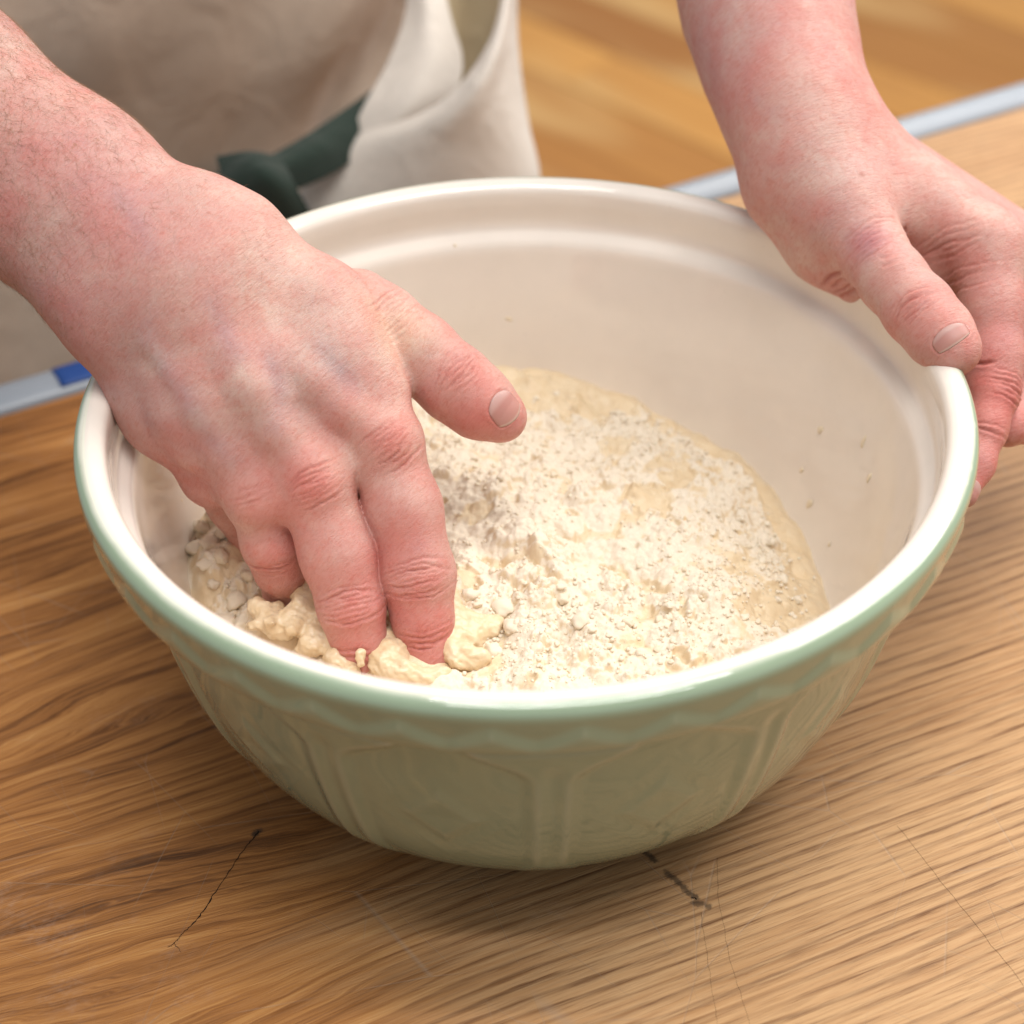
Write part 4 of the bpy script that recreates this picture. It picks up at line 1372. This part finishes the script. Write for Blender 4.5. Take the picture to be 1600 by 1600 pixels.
# fine hair on the forearm -------------------------------------------
def hairs(name, v, n, sel, count, length, tdir, seed):
    rg3 = np.random.default_rng(seed)
    ids = np.where(sel)[0]
    cu = bpy.data.curves.new(name, 'CURVE'); cu.dimensions = '3D'; cu.bevel_depth = 0.000026; cu.bevel_resolution = 0
    t = NT('arm_hair'); m = t.set(base=(0.30, 0.16, 0.085), rough=0.5)
    cu.materials.append(m)
    for i in rg3.choice(ids, count):
        p = v[i]; nn = n[i]
        d = tdir - nn * (tdir @ nn); d /= np.linalg.norm(d)
        side = np.cross(nn, d)
        a = rg3.normal(0, 0.55)
        d = d * math.cos(a) + side * math.sin(a)
        ln = length * rg3.uniform(0.5, 1.2); cv = rg3.normal(0, 0.35)
        sp = cu.splines.new('POLY'); sp.points.add(4)
        for k in range(5):
            f = k / 4
            q_ = p + d * (ln * f) + side * (cv * ln * f * f) + nn * (ln * (0.30 * f - 0.22 * f * f)) - nn * 0.0002
            sp.points[k].co = (*q_, 1); sp.points[k].radius = 1.15 - f * 0.75
    o = bpy.data.objects.new(name, cu); COL.objects.link(o); o.parent = person
    o.matrix_parent_inverse = Matrix.Translation(-Vector(person.location))
    o['kind'] = 'stuff'
    return o


axR = fo[4][0] - fo[1][0]; axR /= np.linalg.norm(axR)
sR = (vR - fo[2][0]) @ axR
pxR = 800 + FPX * ((vR - CAM) @ RT) / ((vR - CAM) @ FW)
pyR = 800 - FPX * ((vR - CAM) @ UP) / ((vR - CAM) @ FW)
selR = (pxR > -60) & (pxR < 430) & (pyR < 520) & (nR @ ND > -0.35) & (RNG.random(len(vR)) < sstep(0.115, 0.03, sR) + 0.04)
hairs('arm_hair', vR, nR, selR, 2600, 0.0062, axR * 0.8 + UP * -0.25, 5)
# ------------------------------------------------------------------ clothes
M_SHIRT = cloth_mat('taupe_shirt', (0.50, 0.385, 0.295))
M_APRON = cloth_mat('cream_apron', (0.72, 0.65, 0.57))
M_TIE = cloth_mat('dark_green_tie', (0.022, 0.036, 0.027), var=0.3)
M_KHAKI = cloth_mat('khaki_lining', (0.42, 0.33, 0.20))
M_TROUS = cloth_mat('dark_trousers', (0.10, 0.095, 0.10))


def ring_loft(name, levels, mat, thick=0.0015, nseg=160, fold=(0, 0, 0), seed=1, a0=0.0, a1=2 * np.pi):
    """cloth round the trunk: levels (z, half width, half depth, shift along facing)"""
    rg4 = np.random.default_rng(seed)
    Lv = np.array(levels)
    zz = np.linspace(Lv[0, 0], Lv[-1, 0], 90)
    order = np.argsort(Lv[:, 0])
    I = lambda c: np.interp(zz, Lv[order, 0], Lv[order, c])
    A = np.linspace(a0, a1, nseg, endpoint=(a1 - a0) < 6.2)
    hw, hd, sh = I(1), I(2), I(3)
    ker = np.ones(9) / 9
    sm = lambda x: np.convolve(np.pad(x, 4, mode='edge'), ker, 'valid')
    hw, hd, sh = sm(hw), sm(hd), sm(sh)
    vs = []
    ph = rg4.uniform(0, 6.28, 4)
    for i, z in enumerate(zz):
        fo_ = fold[0] * np.sin(A * 9 + ph[0] + 2 * np.sin(z * 14)) + fold[1] * np.sin(A * 17 + ph[1] + z * 25) + fold[2] * np.sin(z * 60 + A * 4 + ph[2])
        x = (hw[i] + fo_) * np.cos(A); y = (hd[i] + fo_) * np.sin(A) + sh[i]
        for k in range(len(A)):
            vs.append(C0 + LD * x[k] + FD * y[k] + np.array([0, 0, z + 0.35 * fo_[k]]))
    n = len(A); fs = []
    closed = (a1 - a0) > 6.2
    for i in range(len(zz) - 1):
        for k in range(n if closed else n - 1):
            k2 = (k + 1) % n
            fs.append((i * n + k, i * n + k2, (i + 1) * n + k2, (i + 1) * n + k))
    o = mesh_obj(name, np.array(vs), np.array(fs), mat, person)
    md = o.modifiers.new('thick', 'SOLIDIFY'); md.thickness = thick; md.offset = 1.0
    return o


def sheet(name, rows, mat, thick=0.0015, nu=40, nv_=40):
    """cloth through rows of (px, py, depth) points"""
    P = np.array([[V(*c) for c in r] for r in rows])

    def res(P, n):
        k = len(P); t = np.linspace(0, k - 1, n); i = np.clip(t.astype(int), 0, k - 2); f = (t - i)[:, None, None]
        E = np.concatenate([2 * P[:1] - P[1:2], P, 2 * P[-1:] - P[-2:-1]])
        a, b, c, d = E[i], E[i + 1], E[i + 2], E[i + 3]
        return 0.5 * (2 * b + (c - a) * f + (2 * a - 5 * b + 4 * c - d) * f ** 2 + (3 * b - a - 3 * c + d) * f ** 3)
    P = res(P, nu)
    P = res(P.transpose(1, 0, 2), nv_).transpose(1, 0, 2)
    i = np.arange(nu - 1)[:, None] * nv_; j = np.arange(nv_ - 1)[None]
    f = np.stack([i + j, i + j + 1, i + nv_ + j + 1, i + nv_ + j], -1).reshape(-1, 4)
    o = mesh_obj(name, P.reshape(-1, 3), f, mat, person)
    md = o.modifiers.new('thick', 'SOLIDIFY'); md.thickness = thick; md.offset = 0.0
    return o


shirt = ring_loft('shirt', [(0.49, 0.19, 0.115, 0), (0.40, 0.205, 0.135, 0), (0.25, 0.195, 0.130, 0.0), (0.13, 0.190, 0.128, 0.006), (0.085, 0.191, 0.131, 0.008), (0.055, 0.188, 0.130, 0.010),
                            (0.035, 0.178, 0.122, 0.008), (0.010, 0.172, 0.118, 0.004), (-0.05, 0.175, 0.120, 0)], M_SHIRT, fold=(.0050, .0026, .0032))
skirt = ring_loft('apron', [(-0.015, 0.172, 0.116, 0.002), (-0.04, 0.184, 0.126, 0.004), (-0.10, 0.205, 0.140, 0.0), (-0.30, 0.235, 0.165, 0.0), (-0.45, 0.245, 0.175, 0)], M_SHIRT, fold=(.004, .002, 0), seed=3)
skirt['label'] = 'taupe apron skirt hanging behind the table edge'
trous = ring_loft('trousers', [(-0.05, 0.168, 0.114, 0), (-0.25, 0.185, 0.125, 0), (-0.40, 0.175, 0.115, 0), (-0.86, 0.14, 0.085, 0)], M_TROUS, fold=(.002, .001, 0), seed=5)
# short sleeves
for (a, b) in ((shoulR, elbowR), (shoulL, elbowL)):
    d = b - a; ln = np.linalg.norm(d); d = d / ln
    s1 = np.cross(d, [0, 0, 1.0]); s1 /= np.linalg.norm(s1); s2 = np.cross(d, s1)
    vs, fs = [], []
    for i in range(25):
        f = i / 24; c = a + d * (-0.05 + 0.20 * f)
        for k in range(40):
            an = 2 * np.pi * k / 40
            r = 0.068 + 0.004 * f + 0.003 * math.sin(3 * an + 4 * f) + 0.0015 * math.sin(7 * an - 9 * f)
            vs.append(c + (s1 * math.cos(an) + s2 * math.sin(an)) * r)
    for i in range(24):
        for k in range(40):
            fs.append((i * 40 + k, i * 40 + (k + 1) % 40, (i + 1) * 40 + (k + 1) % 40, (i + 1) * 40 + k))
    o = mesh_obj('sleeve', np.array(vs), np.array(fs), M_SHIRT, person)
    md = o.modifiers.new('thick', 'SOLIDIFY'); md.thickness = 0.0015
# dark green waist tie and its loose end
sheet('waist_tie', [[(640, 85, .975), (600, 125, .955), (555, 160, .935), (490, 205, .915), (430, 240, .900), (380, 262, .890), (320, 275, .885), (240, 290, .885), (120, 330, .89)],
                    [(650, 105, .972), (612, 148, .950), (566, 186, .930), (505, 228, .908), (440, 262, .893), (385, 285, .882), (320, 300, .876), (240, 318, .876), (120, 360, .88)],
                    [(660, 134, .975), (630, 182, .955), (588, 222, .935), (524, 268, .915), (452, 300, .902), (388, 320, .890), (320, 335, .885), (240, 342, .885), (120, 385, .89)]], M_TIE)
sheet('tie_end', [[(338, 245, .870), (352, 292, .862), (372, 330, .868), (392, 385, .885)],
                  [(390, 238, .862), (408, 268, .850), (434, 310, .856), (458, 372, .875)],
                  [(436, 246, .868), (456, 282, .858), (482, 326, .866), (512, 380, .885)]], M_TIE)
# cream apron pocket gaping open at the hip
sheet('apron_pocket', [[(470, 262, .935), (560, 212, .925), (640, 186, .912), (700, 152, .900), (740, 108, .895), (770, 55, .900), (784, 0, .915), (790, -60, .93)],
                       [(470, 290, .930), (566, 236, .918), (650, 208, .902), (708, 176, .888), (752, 124, .882), (780, 66, .890), (792, 0, .910), (796, -60, .93)],
                       [(470, 330, .932), (580, 290, .922), (670, 262, .908), (730, 222, .898), (772, 170, .895), (790, 100, .905), (798, 10, .925), (800, -60, .94)],
                       [(480, 420, .945), (600, 390, .938), (700, 352, .925), (772, 300, .918), (808, 232, .918), (806, 150, .925), (802, 50, .935), (803, -60, .95)],
                       [(500, 560, .965), (620, 540, .96), (720, 500, .950), (810, 400, .945), (842, 290, .940), (824, 190, .945), (808, 70, .95), (806, -60, .96)]], M_APRON)
sheet('pocket_lining', [[(660, -80, .985), (690, -80, .985), (720, -80, .985), (760, -80, .980), (788, -80, .975)],
                        [(655, 20, .975), (685, 20, .980), (715, 30, .985), (755, 20, .975), (784, 10, .965)],
                        [(640, 140, .965), (670, 130, .970), (705, 130, .975), (748, 120, .962), (782, 100, .950)],
                        [(540, 280, .955), (630, 260, .955), (700, 240, .955), (745, 220, .948), (780, 200, .945)]], M_KHAKI)
sheet('apron_fold', [[(628, -60, .955), (636, 10, .945), (610, 90, .935), (570, 165, .928), (540, 230, .930)],
                     [(660, -60, .945), (668, 20, .932), (668, 90, .922), (640, 160, .916), (600, 222, .922)],
                     [(684, -60, .950), (704, 30, .940), (722, 90, .930), (716, 140, .922), (690, 190, .925)]], M_APRON)
# ------------------------------------------------------------------ ragged batter pushed up round the fingers
M_WET = (lambda t: (lambda o: t.set(base=t.mix(t.maprange(t.noise(o, 220.0, 4.0, 0.6), 0.35, 0.65), (0.73, 0.585, 0.395), (0.68, 0.505, 0.30)), rough=0.32, spec=0.45,
         normal=t.bump(t.noise(o, 700.0, 3.0, 0.6), 0.3, 0.0005)))(t.obj()))(NT('wet_batter'))
for strand in (((( 596, 962, .0675, 2.2), (592, 985, .0672, 3.0), (597, 1008, .0668, 4.4), (604, 1028, .066, 5.6), (626, 1046, .0650, 4.6), (656, 1056, .0640, 3.6), (690, 1050, .0635, 3.6)),
                (( 604, 1028, .066, 5.0), (630, 1010, .066, 3.0), (626, 985, .067, 2.0))),
               (((704, 918, .0680, 2.4), (708, 945, .0675, 3.6), (703, 972, .0668, 3.2), (700, 998, .0660, 4.0), (716, 1018, .0650, 4.6), (744, 1026, .0635, 4.4)), ((700, 998, .066, 3.4), (735, 985, .0640, 4.6), (770, 972, .0625, 4.0))),
               (((470, 892, .0715, 2.6), (468, 915, .0712, 4.0), (478, 945, .0705, 4.6), (502, 965, .0690, 3.4), (515, 990, .0680, 3.0), (528, 1022, .0665, 4.0), (545, 1046, .0650, 4.4)),
                ((478, 945, .0705, 3.6), (455, 968, .0700, 4.6), (430, 972, .0695, 4.0), (402, 945, .0700, 4.2)), ((502, 965, .069, 3.0), (490, 1000, .0672, 4.6)))):
    pr = []
    for line in strand:
        P4 = [(at(x, y, z) - np.array([0, 0, 0.0016]), r * 0.001) for (x, y, z, r) in line]
        for i in range(len(P4) - 1): pr.append(prim(P4[i][0], P4[i + 1][0], P4[i][1] * 0.92, P4[i + 1][1] * 0.92, k=.0035))
        for (p, r) in P4:
            for _ in range(2):
                j = p + RNG.normal(0, 1, 3) * r * np.array([0.9, 0.9, 0.45]); pr.append(prim(j, j + RNG.normal(0, 0.3, 3) * r, r * RNG.uniform(.35, .65), r * RNG.uniform(.3, .55), k=.0022))
    lo_ = np.min([p_['c'] - p_['R'] for p_ in pr], 0) - .004; hi_ = np.max([p_['c'] + p_['R'] for p_ in pr], 0) + .004
    v4, f4 = surface_net([(0, pr)], 0.0006, lo_, hi_)
    v4 = laplace(v4, f4, 2)
    n4 = vnormals(v4, f4)
    v4 = v4 + n4 * ((fbm(v4[:, 0] / .004 + v4[:, 2] / .005, v4[:, 1] / .004, 61, 3) - 0.5) * 0.0026 + (fbm(v4[:, 0] / .0014, v4[:, 1] / .0014 + v4[:, 2] / .0016, 63, 2) - 0.5) * 0.0008)[:, None]
    mesh_obj('batter_ridge', v4, f4, M_WET, dough)
